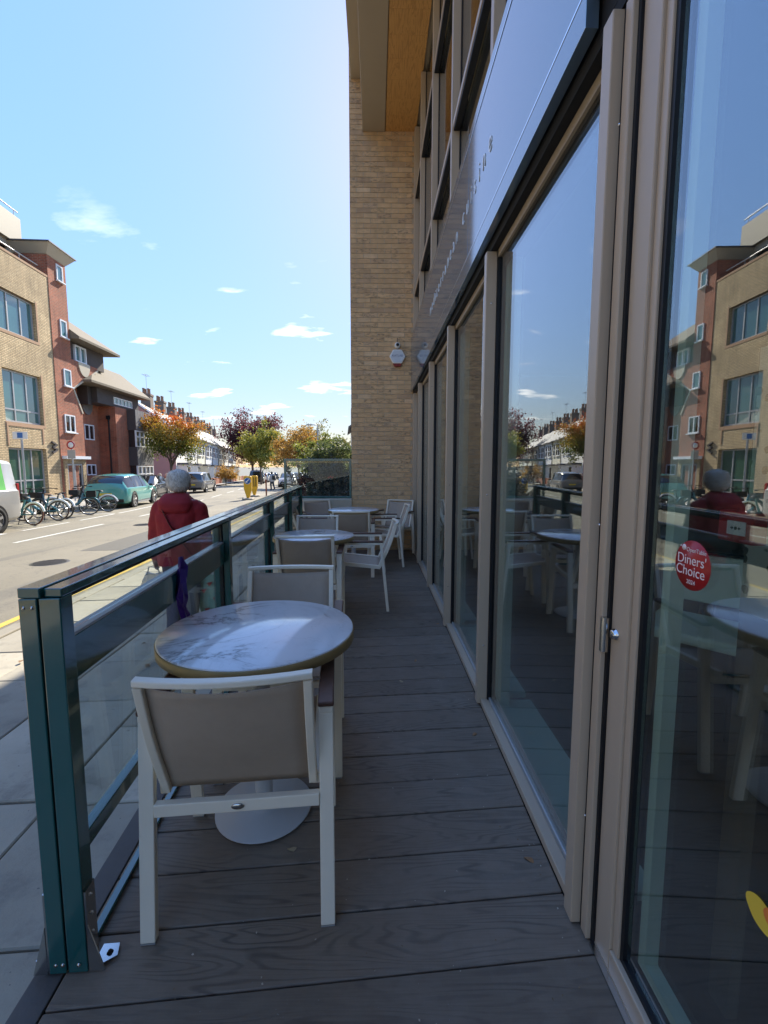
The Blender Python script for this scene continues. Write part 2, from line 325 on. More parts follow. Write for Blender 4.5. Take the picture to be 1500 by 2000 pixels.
def winmat(name,base,rough=.03,ior=2.2): return M(name,base,rough,0,.35,.6,ior=ior)  # noise in the base colour imitates varied blinds and reflections
m_tealglass=winmat('teal_window',(.055,.15,.15)); m_darkglass=winmat('dark_window',(.018,.020,.023),ior=1.9); m_greenblind=winmat('green_window',(.045,.10,.065),ior=1.6)
m_creambrick=brickmat('cream_brick',(.66,.49,.27),(.50,.355,.185),(.25,.18,.11),.24,.082,.014); m_redbrick=brickmat('red_brick',(.42,.105,.048),(.25,.062,.034),(.36,.22,.14),.24,.082,.013)
m_stonecap=M('brick_soldier',(.44,.27,.16),.85,0,.15,8); m_clad=M('timber_clad',(.075,.062,.058),.75,0,.25,4,.2,30); m_clad2=M('grey_clad',(.17,.165,.165),.7,0,.3,5,.2,30)
m_tile=M('roof_tile',(.17,.14,.10),.85,0,.3,9,.5,25); m_slate=M('slate',(.085,.085,.095),.6,0,.2,3,.3,20); m_render=M('white_render',(.74,.70,.62),.85,0,.06,1); m_pink=M('pink_render',(.38,.215,.19),.9,0,.08,1)
m_upvc=M('white_frame',(.76,.77,.78),.35,0,.04); m_alu=M('alu_frame',(.42,.42,.42),.4,.3,.06); m_creampanel=M('cream_panel',(.46,.40,.30),.6,0,.05,1); m_bark=M('bark',(.12,.095,.075),.9,0,.3,14,.6,40)
m_tyre=M('tyre',(.018,.018,.018),.8,0,.2,20); m_rim=M('alloy',(.50,.50,.51),.25,.8,.06)
# ================================================================== GROUND
def strip(name, s_list, dl, dr, dz, mat, kind='structure', parent=None, n=1):
    """sheet following the street: dl/dr lateral offsets (bend added), dz above gz"""
    mb=MB(); vs_=[]; fs=[]
    for s in s_list:
        b=bend(s)
        for i in range(n+1):
            d=dl+(dr-dl)*i/n+b; p=SW(s,d); vs_.append((p.x,p.y,gz(p.x,p.y)+dz))
    k=n+1
    for i in range(len(s_list)-1):
        for j in range(n): fs.append((i*k+j,i*k+j+1,(i+1)*k+j+1,(i+1)*k+j))
    mb.add(vs_,fs); o=mb.build(name,mat,parent)
    if kind: o['kind']=kind
    return o
SL=[-40,-20,-8,0,4,8,12,16,18,20,22,26,30,35,40,46,52,60,70,80,95,115,140]
KR, KL = -3.15, -12.0
mb=MB(); gv=[]; gf=[]
xs=[-600,-200,-80,-40,-24,-12,0,3,20,80,300,600]; ys=[-300,-60,-20,0,20,40,60,80,100,120,140,200,400,900]
for y in ys:
    for x in xs: gv.append((x,y,gz(x,y)-.30))
for i in range(len(ys)-1):
    for j in range(len(xs)-1): k=i*len(xs)+j; gf.append((k,k+1,k+len(xs)+1,k+len(xs)))
mb.add(gv,gf); tag(mb.build('ground',M('ground_earth',(.17,.16,.13),.9,0,.2,.4)),kind='structure')
strip('road',SL,KL,KR,-.12,m_asph,n=4)
bedN=strip('pavement',SL,KR-.0,4.0,-.035,M('slab_joint',(.20,.185,.155),.95,0,.2,20),n=2)
bedF=strip('pavement',SL,KL-9.0,KL,0.0,M('far_paving',(.36,.335,.295),.85,0,.15,1.5,.2,30),n=3)
# kerb stones
for side,d0,s0,s1 in (('n',KR,-1,26),('f',KL,6,40)):
    root=empty('kerb',SW(s0,d0,G(s0,d0)),0,kind='structure'); s=s0
    while s<s1:
        L=.915; b0,b1=bend(s+.006),bend(s+L-.006); w0,w1=(d0-.14,d0) if side=='n' else (d0,d0+.14); pts=[]
        for (ss,dd) in ((s+.006,w0+b0),(s+.006,w1+b0),(s+L-.006,w1+b1),(s+L-.006,w0+b1)):
            p=SW(ss,dd); pts.append((p.x,p.y))
        zt=G(s,d0)+.004+random.uniform(-.003,.003); mk=MB(); mk.prism(pts,'z',zt-.22,zt)
        o=mk.build('kerb_stone',m_pave if side=='n' else m_stone,None,bevel=.012); o.parent=root; o.matrix_parent_inverse=Matrix.Translation(-root.location)
        s+=L
# paving slabs on the near pavement
rows=[(KR,.60),(KR+.60,.60),(KR+1.2,.60),(KR+1.8,.62)]
for ri,(d0,wd) in enumerate(rows):
    s=-9-ri*.31  # rows begin unseen behind the camera, extended to bounce light
    while s<13.5:
        L=random.choice([.62,.75,.90,.90]); b=bend(s); d1=min(d0+wd,99)
        p=[SW(s+.005,d0+.005+b),SW(s+.005,d1-.005+b),SW(s+L-.005,d1-.005+b),SW(s+L-.005,d0+.005+b)]
        if True:
            c=sum(p,Vector())/4; zt=random.uniform(-.004,.003); tx,ty=random.uniform(-.004,.004),random.uniform(-.004,.004); mk=MB()
            top=[(q.x-c.x,q.y-c.y,gz(q.x,q.y)-gz(c.x,c.y)+zt+tx*(q.x-c.x)+ty*(q.y-c.y)) for q in p]; bot=[(x,y,z-.03) for x,y,z in top]
            mk.add(bot+top,[(3,2,1,0),(4,5,6,7),(0,1,5,4),(1,2,6,5),(2,3,7,6),(3,0,4,7)])
            o=mk.build('paving_slab',m_pave,bedN,bevel=.006,seg=1); o.location=(c.x,c.y,gz(c.x,c.y))
        s+=L
strip('pavement',[s for s in np.arange(13.4,60,3)],KR,KR+2.4,-.006,m_pave,n=2)
# painted road markings
def mark(name,s0,s1,d0,d1,mat,step=1.0):
    n=max(1,int((s1-s0)/step)); return strip(name,list(np.linspace(s0,s1,n+1)),d0,d1,-.116,mat,n=1)
mark('road_marking',-6,24,KR-.36,KR-.26,m_lime_ylw); mark('road_marking',-6,24,KR-.58,KR-.48,m_lime_ylw)
for s in np.arange(-1,60,6.2): mark('road_marking',11.85+s-0.0,11.85+s+3.75,-7.87,-7.76,m_whiteline)
for s0,s1 in ((8.5,12.6),(13.2,15.3),(15.9,18.2),(18.6,26.5)): mark('road_marking',s0,s1,-9.32,-9.22,m_whiteline)
mark('road_marking',12.5,12.62,-11.9,-9.32,m_whiteline); mark('road_marking',18.3,18.42,-11.9,-9.32,m_whiteline)

# ================================================================== DECK
def XR(y): return -.825-.056*(y-1.1)
deck=empty('deck',(0,1,0),0,kind='structure')
SK=.075
for k in range(-7,35):
    ya=1.071+.1845*k+.0025; yb=ya+.1795
    def edge(y0,left):
        if left:
            y=y0-SK*.9
            x=XR(y)-.012; return (x,y0+SK*x)
        y=y0+SK*.6; x=.631 if y<1.19 else .597
        return (x,y0+SK*x)
    p=[edge(ya,True),edge(ya,False),edge(yb,False),edge(yb,True)]
    if max(q[1] for q in p)>7.19:
        p=[(x,min(y,7.19)) for x,y in p]
        if max(q[1] for q in p)-min(q[1] for q in p)<.03: continue
    cx,cyy=sum(q[0] for q in p)/4,sum(q[1] for q in p)/4
    dz=random.uniform(-.0012,.0012); mk=MB(); mk.prism([(x-cx,y-cyy) for x,y in p],'z',-.026+dz,dz)
    o=mk.build('deck_board',m_deck,deck,bevel=.003,seg=1); o.location=(cx,cyy-1,0)
mk=MB(); mk.prism([(XR(-1)-.06,-1.3),(.66,-1.3),(.66,7.18),(XR(7.18)-.06,7.18)],'z',-.32,-.030); o=mk.build('deck_base',m_black,deck)
o.location=(0,-1,0)
mk=MB(); mk.prism([(XR(-1)-.095,-1),(XR(-1)-.018,-1),(XR(7.15)-.018,7.15),(XR(7.15)-.095,7.15)],'z',-.06,-.004); o=mk.build('edge_trim',M('trim_wood',(.10,.088,.080),.7,0,.2,12,.3,60),deck,bevel=.003); o.location=(0,-1,0)
mk=MB(); mk.prism([(XR(1.16)+.004,1.16),(XR(1.16)+.028,1.16),(XR(7.1)+.028,7.1),(XR(7.1)+.004,7.1)],'z',.001,.018); o=mk.build('edge_angle',m_teal,deck,bevel=.002); o.location=(0,-1,0)

# ================================================================== GLASS RAILING
rail=empty('glass_railing',(-.95,3.5,0),0,'dark teal metal railing with clear glass panes along the deck','railing')
def RP(mb,name,mat,**k):
    o=mb.build(name,mat,rail,**k); o.location=(.95,-3.5,0); return o
PY=[1.115,2.665,4.22,5.55,6.75]
ang=math.atan(.056)
for i,y in enumerate(PY):
    x=XR(y); M4=Matrix.Translation((x,y,0))@Matrix.Rotation(ang,4,'Z')
    mk=MB(); mk.box(-.049,-.006,-.024,.026,.004,1.035,0,M4); mk.box(-.001,.049,-.024,.026,.004,1.035,0,M4); mk.box(-.006,-.001,-.017,.026,.004,1.03,1,M4)
    mk.box(-.012,.012,.026,.034,.3,1.03,1,M4)
    if i>0: mk.box(-.012,.012,-.034,-.0245,.3,1.03,1,M4)
    po=RP(mk,'post',[m_teal,m_black],bevel=.003)
    if i==0:
        for sx,z in ((-.036,1.012),(-.016,1.012),(-.030,.03),(-.012,.03),(.030,.03)):
            mk=MB(); mk.lathe([(0.0,-.0035),(.004,-.003),(.0052,0.0)],12,(x+sx,y-.0245,z),'y'); mk.build('screw',m_steel,po)
    mk=MB()                                           # stainless base bracket on both sides
    for sg in (-1,1):
        xa,xb=sorted((.0495*sg,.0545*sg)); mk.box(xa,xb,-.020,.022,.003,.235,0,M4)
        xf=.112*sg; a_,b_=sorted((.0550*sg,xf))
        mk.prism([(.0550*sg,.003),(xf*.62,.003),(.0550*sg,.13)],'y',-.022,-.018) if False else None
        mk.add([M4@Vector(q) for q in ((.055*sg,-.022,.003),(.092*sg,-.022,.003),(.055*sg,-.022,.14),(.055*sg,-.018,.003),(.092*sg,-.018,.003),(.055*sg,-.018,.14))],[(0,1,2),(5,4,3),(0,3,4,1),(1,4,5,2),(2,5,3,0)])
        mk.add([M4@Vector(q) for q in ((.055*sg,-.02,.0035),(.108*sg,.012,.0035),(.098*sg,.045,.0035),(.055*sg,.045,.0035),(.055*sg,-.02,.0075),(.108*sg,.012,.0075),(.098*sg,.045,.0075),(.055*sg,.045,.0075))],[(3,2,1,0),(4,5,6,7),(0,1,5,4),(1,2,6,5),(2,3,7,6),(3,0,4,7)])
        for z in (.10,.155,.21): mk.lathe([(0.0,.006),(.0035,.005),(.005,0.0)],8,tuple(M4@Vector((.0545*sg if sg>0 else -.0605,0,z))),'x')
        mk.lathe([(.0,.014),(.005,.014),(.006,.010),(.009,.0078)],10,tuple(M4@Vector((.084*sg,.020,0))),'z',mi=1)
    RP(mk,'bracket',[m_steel,m_black])
for i in range(4):
    ya,yb=PY[i]+.034,PY[i+1]-.034
    def P(y,dx,z): return (XR(y)+dx,y,z)
    def beam(nm,y0,y1,dx0,dx1,z0,z1,mat,bev=.003):
        mk=MB(); mk.add([P(y0,dx0,z0),P(y0,dx1,z0),P(y1,dx1,z0),P(y1,dx0,z0),P(y0,dx0,z1),P(y0,dx1,z1),P(y1,dx1,z1),P(y1,dx0,z1)],[(3,2,1,0),(4,5,6,7),(0,1,5,4),(1,2,6,5),(2,3,7,6),(3,0,4,7)])
        return RP(mk,nm,mat,bevel=bev)
    y0=PY[i]-(.026 if i==0 else -.001); y1=PY[i+1]-.001+(.027 if i==3 else 0)
    beam('top_rail',y0,y1,-.050,.004,1.0362,1.062,m_teal); beam('top_rail',y0+.012,y1,.006,.050,1.0362,1.058,m_teal)
    beam('handrail_lip',ya,yb,-.014,.014,1.012,1.0358,m_black,.001)
    beam('mid_rail',ya,yb,-.020,.020,.785,.905,m_teal); beam('mid_rail_lip',ya,yb,-.022,.022,.906,.914,m_alu,.001)
    beam('bottom_rail',ya,yb,-.018,.018,.285,.335,m_teal)
    beam('glass_pane',ya,yb,-.004,.004,.9145,1.0115,g_rail,0); beam('glass_pane',ya,yb,-.004,.004,.336,.784,g_rail,0)
# purple plastic caught on the rail
mk=MB(); y0=1.93; rows_=[]; 
for j,(z,wl_,wr_) in enumerate([(.965,.006,.012),(.93,.022,.035),(.914,.030,.045),(.86,.026,.04),(.80,.045,.042),(.765,.030,.055),(.73,.020,.040),(.69,.016,.065),(.655,.012,.035),(.62,.010,.05),(.60,.004,.012)]):
    zj=z; r=[]
    for i,t in enumerate(np.linspace(-1,1,7)):
        yy=y0+(t*wr_ if t>0 else t*wl_)*1.25; dx=.030+.010*math.sin(i*2.1+j*.9)+(.012 if abs(t)<.3 else 0)
        r.append((XR(yy)+dx,yy,zj+random.uniform(-.006,.006)))
    rows_.append(r)
vv=[q for r in rows_ for q in r]; n7=7
mk.add(vv,[(i*n7+j,i*n7+j+1,(i+1)*n7+j+1,(i+1)*n7+j) for i in range(len(rows_)-1) for j in range(n7-1)])
o=mk.build('plastic_wrapper',M('purple_plastic',(.055,.012,.23),.28,0,.2,20)); sm=o.modifiers.new('solid','SOLIDIFY'); sm.thickness=.002; tag(o,'crumpled torn purple plastic hanging over the railing','wrapper')

# ================================================================== RESTAURANT BUILDING
bld=empty('restaurant_building',(.62,3.5,0),0,'modern restaurant front with bronze mullions, tall glazing and overhanging roof','building')
def BP(mb,name,mat,par=None,**k):
    o=mb.build(name,mat,par or bld,**k)
    if par is None: o.location=(-.62,-3.5,0)
    return o
MY=[1.223,2.465,3.708,4.95,6.19]
for y in MY:
    mk=MB(); mk.box(.578,.634,y-.025,y+.025,.006,2.46); mu=BP(mk,'mullion',m_brown,bevel=.003)
    for z in (.35,1.2,2.20): mk=MB(); mk.lathe([(0,-.003),(.003,-.0025),(.0042,0)],10,(.607,y-.0255,z),'y'); mk.build('screw',m_chrome,mu)
    mk=MB(); mk.box(.634,.70,y-.040,y+.040,.004,2.46); BP(mk,'inner_mullion',m_black)
mk=MB(); mk.box(.586,.65,7.02,7.19,.006,2.46); BP(mk,'mullion',m_brown,bevel=.003)
edges=MY+[7.02]
for a_,b_ in zip(edges[:-1],edges[1:]):
    mk=MB(); mk.box(.598,.640,a_+.026,b_-.026,.001,.035); mk.box(.640,.664,a_+.041,b_-.041,.001,.052,1); BP(mk,'sill',[m_brown,m_alu],bevel=.003)
    mk=MB(); mk.box(.646,.654,a_+.040,b_-.040,.052,2.44); BP(mk,'window_pane',g_facade)
    mk=MB(); mk.box(.655,.672,a_+.041,a_+.058,.053,2.43); mk.box(.655,.672,b_-.058,b_-.041,.053,2.43); mk.box(.655,.672,a_+.058,b_-.058,2.37,2.43); mk.box(.655,.672,a_+.058,b_-.058,.053,.068); BP(mk,'gasket',m_black)
    mk=MB(); mk.box(.674,.88,a_+.041,b_-.041,.002,.035); mk.box(.674,.74,b_-.100,b_-.041,.036,2.40); BP(mk,'inner_ledge',m_mint)
mk=MB(); mk.box(.600,.80,-2,7.19,2.462,2.498); mk.box(.70,.80,-2,7.19,2.4985,3.30); BP(mk,'head_beam',m_dark)  # near-black colour stands for the shadow gap under the sign
mk=MB(); mk.box(.634,.6455,1.26,7.0,2.425,2.4615); BP(mk,'head_trim',m_brown2)
# the door leaf and its frame
mk=MB(); mk.box(.602,.644,1.152,1.186,.004,2.46); BP(mk,'door_jamb',m_brown,bevel=.003)
mk=MB(); mk.box(.606,.70,1.186,1.1975,.002,2.46); mk.box(.615,.70,1.1405,1.1515,.002,2.46); BP(mk,'door_seal',m_black)
door=empty('glass_door',(.64,1.14,0),0,'glazed restaurant door with bronze frame and round red sticker','door')
def DP(mb,name,mat,**k): o=mb.build(name,mat,door,**k); o.location=(-.64,-1.14,0); return o
mk=MB(); mk.box(.622,.668,1.066,1.140,.012,2.45); st=DP(mk,'stile',m_brown,bevel=.003)
mk=MB(); mk.box(.630,.668,1.040,1.0655,.075,2.40); DP(mk,'glazing_bead',m_brown,bevel=.002)
mk=MB(); mk.box(.622,.668,-.10,1.0655,.012,.074); DP(mk,'bottom_rail',m_brown,bevel=.003)
mk=MB(); mk.box(.622,.668,-.10,1.0655,2.401,2.45); DP(mk,'top_rail',m_brown,bevel=.003)
mk=MB(); mk.box(.636,.664,1.026,1.0395,.0755,2.40); mk.box(.636,.664,-.10,1.0255,.0755,.090); DP(mk,'gasket',m_black)
mk=MB(); mk.box(.646,.654,-.10,1.0255,.0905,2.40); DP(mk,'door_pane',g_facade)
mk=MB(); mk.box(.667,.70,.985,1.012,.10,2.38); mk.box(.667,.70,-.10,.9845,.10,.125); DP(mk,'inner_frame',m_mint)
mk=MB(); mk.lathe([(.011,-.046),(.011,.046)],14,(.607,1.1455,.915),'z'); hg=DP(mk,'hinge',m_steel)
mk=MB(); mk.lathe([(.0,-.012),(.0105,-.012),(.0120,-.010),(.0120,-.004),(.0145,-.003),(.0145,0.0)],18,(.6215,1.115,.925),'x'); DP(mk,'lock_cylinder',m_chrome)
mk=MB(); mk.box(.606,.62,-1.0,1.14,.001,.010); BP(mk,'threshold',m_steel)
mk=MB(); mk.box(.621,.70,-1.0,1.14,.001,.011); BP(mk,'threshold',m_brown)
# round sticker on the door glass
stk=empty('round_sticker',(.645,.889,1.157),0,'round red award sticker with white lettering on the door glass','sticker')
mk=MB(); mk.lathe([(0,-.0008),(.051,-.0008),(.051,0)],40,(0,0,0),'x'); mk.build('disc',m_redplastic,stk)
m_pk=M('sticker_print',(.85,.72,.70),.5,0,.02)
RT=(R(90),0,R(-90))
for body,sz,dy,dz,sp in (('OpenTable',.0125,-.010,.031,1.0),("Diners'",.029,.002,.010,1.0),('Choice',.029,.004,-.013,1.0),('2024',.0125,.0,-.035,1.0)):
    o=text(body,sz,m_pk,stk,(-.0014,dy,dz),RT,extrude=.0002); 
mk=MB(); mk.lathe([(0,-.0012),(.0065,-.0012),(.0065,-.0009)],16,(0,.026,.034),'x'); mk.lathe([(0,-.0012),(.002,-.0012),(.002,-.0009)],10,(0,.036,.036),'x'); mk.build('emblem',m_pk,stk)
# yellow and orange splash sticker low on the glass
spl=empty('splash_sticker',(.645,.668,.612),0,'yellow and orange splash shaped sticker low on the door glass','sticker')
def blob(mb,cy_,cz_,ry,rz_,x,ph,mi):
    pts=[(x,cy_+ry*(1+.13*math.sin(3*t+ph))*math.cos(t),cz_+rz_*(1+.1*math.sin(2*t+ph))*math.sin(t)) for t in np.linspace(0,2*math.pi,28,endpoint=False)]
    mb.add(pts,[tuple(range(28))],mi); mb.add([(q[0]+.0006,q[1],q[2]) for q in pts],[tuple(range(28))[::-1]],mi)
mk=MB(); blob(mk,.0,.0,.030,.026,-.0010,.4,0); mk.build('yellow_shape',M('sticker_yellow',(.80,.55,.06),.5,0,.06),spl)
mk=MB(); blob(mk,-.035,.012,.028,.024,-.0020,1.4,0); mk.build('orange_shape',M('sticker_orange',(.80,.22,.05),.5,0,.06),spl)
# interior
rm=empty('dining_room',(3,3,0),0,kind='structure')
def IP(mb,name,mat): o=mb.build(name,mat,rm); o.location=(-3,-3,0); return o
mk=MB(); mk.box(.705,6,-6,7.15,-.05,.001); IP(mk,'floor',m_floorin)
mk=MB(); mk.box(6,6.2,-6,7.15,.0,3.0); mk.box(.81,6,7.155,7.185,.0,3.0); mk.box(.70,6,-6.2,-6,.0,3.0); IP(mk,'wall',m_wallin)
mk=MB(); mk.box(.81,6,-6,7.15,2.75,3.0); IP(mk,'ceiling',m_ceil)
tz=M('terrazzo',(.26,.27,.22),.4,0,.1,2); t_=tz.node_tree; p_=t_.nodes['Principled BSDF']; vv_=coords(t_); vo=t_.nodes.new('ShaderNodeTexVoronoi'); vo.inputs['Scale'].default_value=26; t_.links.new(vv_,vo.inputs['Vector'])
nn=noise(t_,vv_,30,2); cc=mixc_(t_,ramp(t_,tmath(t_,'ADD',vo.outputs['Distance'],tmath(t_,'MULTIPLY',nn,.35)),[(.43,1.0),(.47,0.0)]),(.72,.70,.58),(.10,.085,.06)); t_.links.new(cc,p_.inputs['Base Color'])
mk=MB(); mk.box(.86,.89,.20,1.02,1.02,1.62); IP(mk,'terrazzo_screen',tz)
mk=MB(); mk.box(.861,.889,.20,1.02,.84,1.019); mk.box(.861,.889,.20,.26,.002,.839); mk.box(.861,.889,.96,1.02,.002,.839); IP(mk,'screen_base',m_wallin)
cp=empty('call_point',(.735,.90,1.235),0,'red wall mounted fire call point behind the door glass','call point')
mk=MB(); mk.box(0,.03,-.045,.045,-.032,.032); mk.build('case',m_redplastic,cp,bevel=.003)
mk=MB(); mk.box(-.002,-.0001,-.028,.018,-.016,.012); fp=mk.build('face_plate',m_white,cp)
mk=MB(); mk.lathe([(0,-.0008),(.0035,-.0008),(.0035,0)],12,(-.0021,-.005,-.002),'x')
for sg in (-1,1): mk.add([(-.0026,-.005+sg*.005,-.002),(-.0026,-.005+sg*.010,.002),(-.0026,-.005+sg*.010,-.006)],[(0,1,2)]); mk.box(-.0028,-.0022,-.005+sg*.010-.003,-.005+sg*.010+.003,-.003,-.001)
mk.build('press_symbol',m_black,fp)
def inner_chair(x,y,rz):
    r=empty('dining_chair',(x,y,.001),rz,'dark dining chair with pale green padded back inside the restaurant','chair','chairs inside the restaurant')
    mk=MB()
    for sx in (-.2,.2):
        for sy in (-.2,.2): mk.tube([(sx,sy,0),(sx*.95,sy*.9,.44)],.014,8)
    mk.build('legs',m_black,r)
    mk=MB(); mk.box(-.23,.23,-.22,.22,.44,.50); mk.build('seat',m_mint,r,bevel=.02)
    mk=MB(); mk.tube([(-.22,-.22,.45),(-.225,-.26,.85),(.225,-.26,.85),(.22,-.22,.45)],.016,8); mk.build('back_frame',m_black,r)
    mk=MB(); mk.box(-.205,.205,-.275,-.235,.56,.84); mk.build('backrest',m_mint,r,bevel=.015)
for x,y,a_ in ((1.75,2.35,2.3),(3.1,1.2,-.6),(3.0,3.6,.7)): inner_chair(x,y,a_)
for x,y in ((2.5,1.9),(2.6,4.4)):
    r=empty('dining_table',(x,y,.001),0,'pale round dining table inside the restaurant','table','tables inside the restaurant')
    mk=MB(); mk.lathe([(0,.70),(.40,.70),(.41,.715),(.40,.73),(0,.73)],36); mk.build('table_top',m_basew,r); mk=MB(); mk.lathe([(.24,0),(.24,.012),(.03,.03),(.03,.70)],24); mk.build('pedestal',m_black,r)
# upper storey
for y in [MY[0]-1.242*1,*MY]:
    mk=MB(); mk.box(.585,.645,y-.028,y+.028,3.312,6.262); BP(mk,'upper_mullion',m_brown,bevel=.003)
    mk=MB(); mk.box(.6455,.70,y-.05,y+.05,3.312,6.262); BP(mk,'inner_mullion',m_black)
mk=MB(); mk.box(.585,.66,7.08,7.19,3.312,6.262); BP(mk,'upper_mullion',m_brown,bevel=.003)
ue=[MY[0]-1.242,*MY,7.08]
for a_,b_ in zip(ue[:-1],ue[1:]):
    for z in (3.90,5.28):
        mk=MB(); mk.box(.592,.644,a_+.029,b_-.029,z,z+.045); mk.box(.598,.644,a_+.029,b_-.029,z-.022,z-.001,1); BP(mk,'transom',[m_brown,m_black],bevel=.002)
    for z0,z1 in ((3.33,3.876),(3.947,5.256),(5.327,6.25)):
        mk=MB(); mk.box(.650,.656,a_+.051,b_-.051,z0,z1); BP(mk,'upper_pane',g_facade)
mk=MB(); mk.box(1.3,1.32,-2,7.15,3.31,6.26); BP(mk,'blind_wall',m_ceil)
mk=MB(); mk.box(.57,.80,-2,7.19,3.300,3.3118); BP(mk,'string_course',m_brown2)
# roof with timber soffit and bronze fascias
for k in range(40):
    y1=7.195-k*.30; y0=y1-.298
    mk=MB(); mk.box(-.225,.225,-.149,.149,6.268,6.29); o=mk.build('soffit_board',m_soffit,bld); o.location=(.385-.62,(y0+y1)/2-3.5,0)
mk=MB(); mk.box(-.180,.1535,-5,7.195,6.258,6.94); BP(mk,'fascia_beam',m_brown2,bevel=.006)
mk=MB(); mk.box(-.350,-.1995,-5,7.195,6.965,7.40); mk.box(-.205,-.190,-5,7.195,6.93,7.40); BP(mk,'roof_fascia',m_brown2,bevel=.006)
mk=MB(); mk.box(-.34,8,-12,26,7.41,7.60); mk.box(-.17,.61,-5,7.195,6.945,7.40); mk.box(.611,8,-12,7.19,6.30,7.40); BP(mk,'roof',m_brown2)
mk=MB(); mk.box(6.21,8,-12,7.19,0,6.29); mk.box(.62,6.2,-12,-6.3,0,6.29); mk.box(.81,6.2,-6,7.15,3.01,3.30); mk.box(.62,8,7.56,26,-.6,7.40); mk.box(1.4,6.2,-6,7.15,3.31,6.29); BP(mk,'building_core',m_brown2)
# fascia sign
sg_=empty('fascia_sign',(.56,4,2.9),0,'glossy dark glass fascia sign with thin silver lines and lettering above the windows','sign')
def SP(mb,name,mat,**k): o=mb.build(name,mat,sg_,**k); o.location=(-.56,-4,-2.9); return o
for a_,b_ in ((-1.5,2.845),(2.852,7.188)):
    mk=MB(); mk.box(.557,.590,a_,b_,2.604,3.299); SP(mk,'sign_panel',m_sign,bevel=.001)
    for z in (2.606,3.232):
        if z>3: mk=MB(); mk.box(.5545,.5568,a_,b_,z,z+.006); SP(mk,'silver_line',m_line)
mk=MB(); mk.box(.555,.590,1.30,7.188,2.505,2.598); SP(mk,'lower_strip',m_sign,bevel=.001)
mk=MB(); mk.box(.5535,.5695,-1.5,7.188,2.5985,2.6035); SP(mk,'silver_line',m_line)
mk=MB(); mk.box(.60,.68,-1.5,7.18,2.50,3.29); SP(mk,'back_box',m_dark)  # near-black box paints the unlit void behind the panels
m_let=M('sign_letter',(.93,.94,.95),.25,0,.02,ior=4.5)
cur=0.0; adv=[]
for chr_ in 'mediterranean cuisine'[::-1]:
    if chr_==' ': cur+=.11; continue
    o=text(chr_,.150,m_let,sg_,(0,0,0),(R(90),0,R(-90)),name='letter',extrude=.0015,align='LEFT',sx=.9,off=-.0022)
    w_=max(q.co.x for q in o.data.vertices)*.9; cur+=w_; o.location=(.5550-.56,2.30+cur-4,2.862-2.9); cur+=.068

# repairs and ironwork in the road, leaves along the kerb
m_patch=M('tar_patch',(.12,.110,.090),.8,0,.3,30,.5,120)
for s0,s1,d0,d1 in ((9.5,13.5,-5.6,-4.7),(15.5,22.5,-6.9,-6.3),(17.0,18.6,-5.2,-4.0),(24,33,-9.6,-8.9)): strip('road_patch',list(np.linspace(s0,s1,5)),d0,d1,-.1175,m_patch,n=1)
for s,d in ((8.3,-5.4),(14.2,-6.4)):
    q_=SW(s,d); mk=MB(); mk.lathe([(0,.006),(.29,.006),(.30,.0)],28); 
    for k in range(-4,5): mk.box(-.26*math.cos(k*.3),.26*math.cos(k*.3),k*.06-.012,k*.06+.012,.0062,.010)
    o=mk.build('manhole_cover',M('cast_iron',(.07,.065,.06),.5,.5,.2,20)); o.location=(q_.x,q_.y,gz(q_.x,q_.y)-.119); tag(o,['round iron manhole cover in the road closer to the deck','round iron manhole cover in the road past the tar patch'][s>10],'manhole cover')
mk=MB(); g8=np.random.default_rng(8)
for k in range(260):
    s=g8.uniform(2,24); d=KR-abs(g8.normal())*.35+ (g8.uniform(0,2.2) if k%3==0 else 0); d+=bend(s); q_=SW(s,d); z=gz(q_.x,q_.y)+(-.110 if d<KR+bend(s) else .010); a_=g8.uniform(0,6.3); L=g8.uniform(.015,.032)
    mk.add([(q_.x+L*math.cos(a_),q_.y+L*math.sin(a_),z),(q_.x-.6*L*math.sin(a_),q_.y+.6*L*math.cos(a_),z+.008),(q_.x-L*math.cos(a_),q_.y-L*math.sin(a_),z+.002),(q_.x+.6*L*math.sin(a_),q_.y-.6*L*math.cos(a_),z+.007)],[(0,1,2,3)],k%3)
o=mk.build('leaf_litter',[M('litter_brown',(.20,.11,.05),.8),M('litter_tan',(.36,.26,.13),.8),M('litter_yellow',(.45,.32,.08),.8)]); tag(o,'scattered dry autumn leaves along the kerb and pavement','leaves',kind='stuff')

mk=MB()
for k in range(420):
    x=g8.uniform(-.78,.58); y=.9+g8.uniform(0,1)**1.4*5.5
    if k%4==0: y=1.071+.1845*g8.integers(-1,28)+.075*x+g8.normal()*.006
    if k%5==0: x=.58-abs(g8.normal())*.03
    a_=g8.uniform(0,6.3); L=g8.uniform(.0014,.0042)
    mk.add([(x+L*math.cos(a_),y+L*math.sin(a_),.0022),(x-L*.7*math.sin(a_),y+L*.7*math.cos(a_),.0022+L*.5),(x-L*math.cos(a_),y-L*math.sin(a_),.0022),(x+L*.7*math.sin(a_),y-L*.7*math.cos(a_),.0024)],[(0,1,2,3)],k%2)
o=mk.build('grit',[M('grit_pale',(.45,.40,.32),.9),M('grit_brown',(.22,.15,.09),.9)]); tag(o,'fine pale grit and crumbs scattered over the deck boards','grit',kind='stuff')
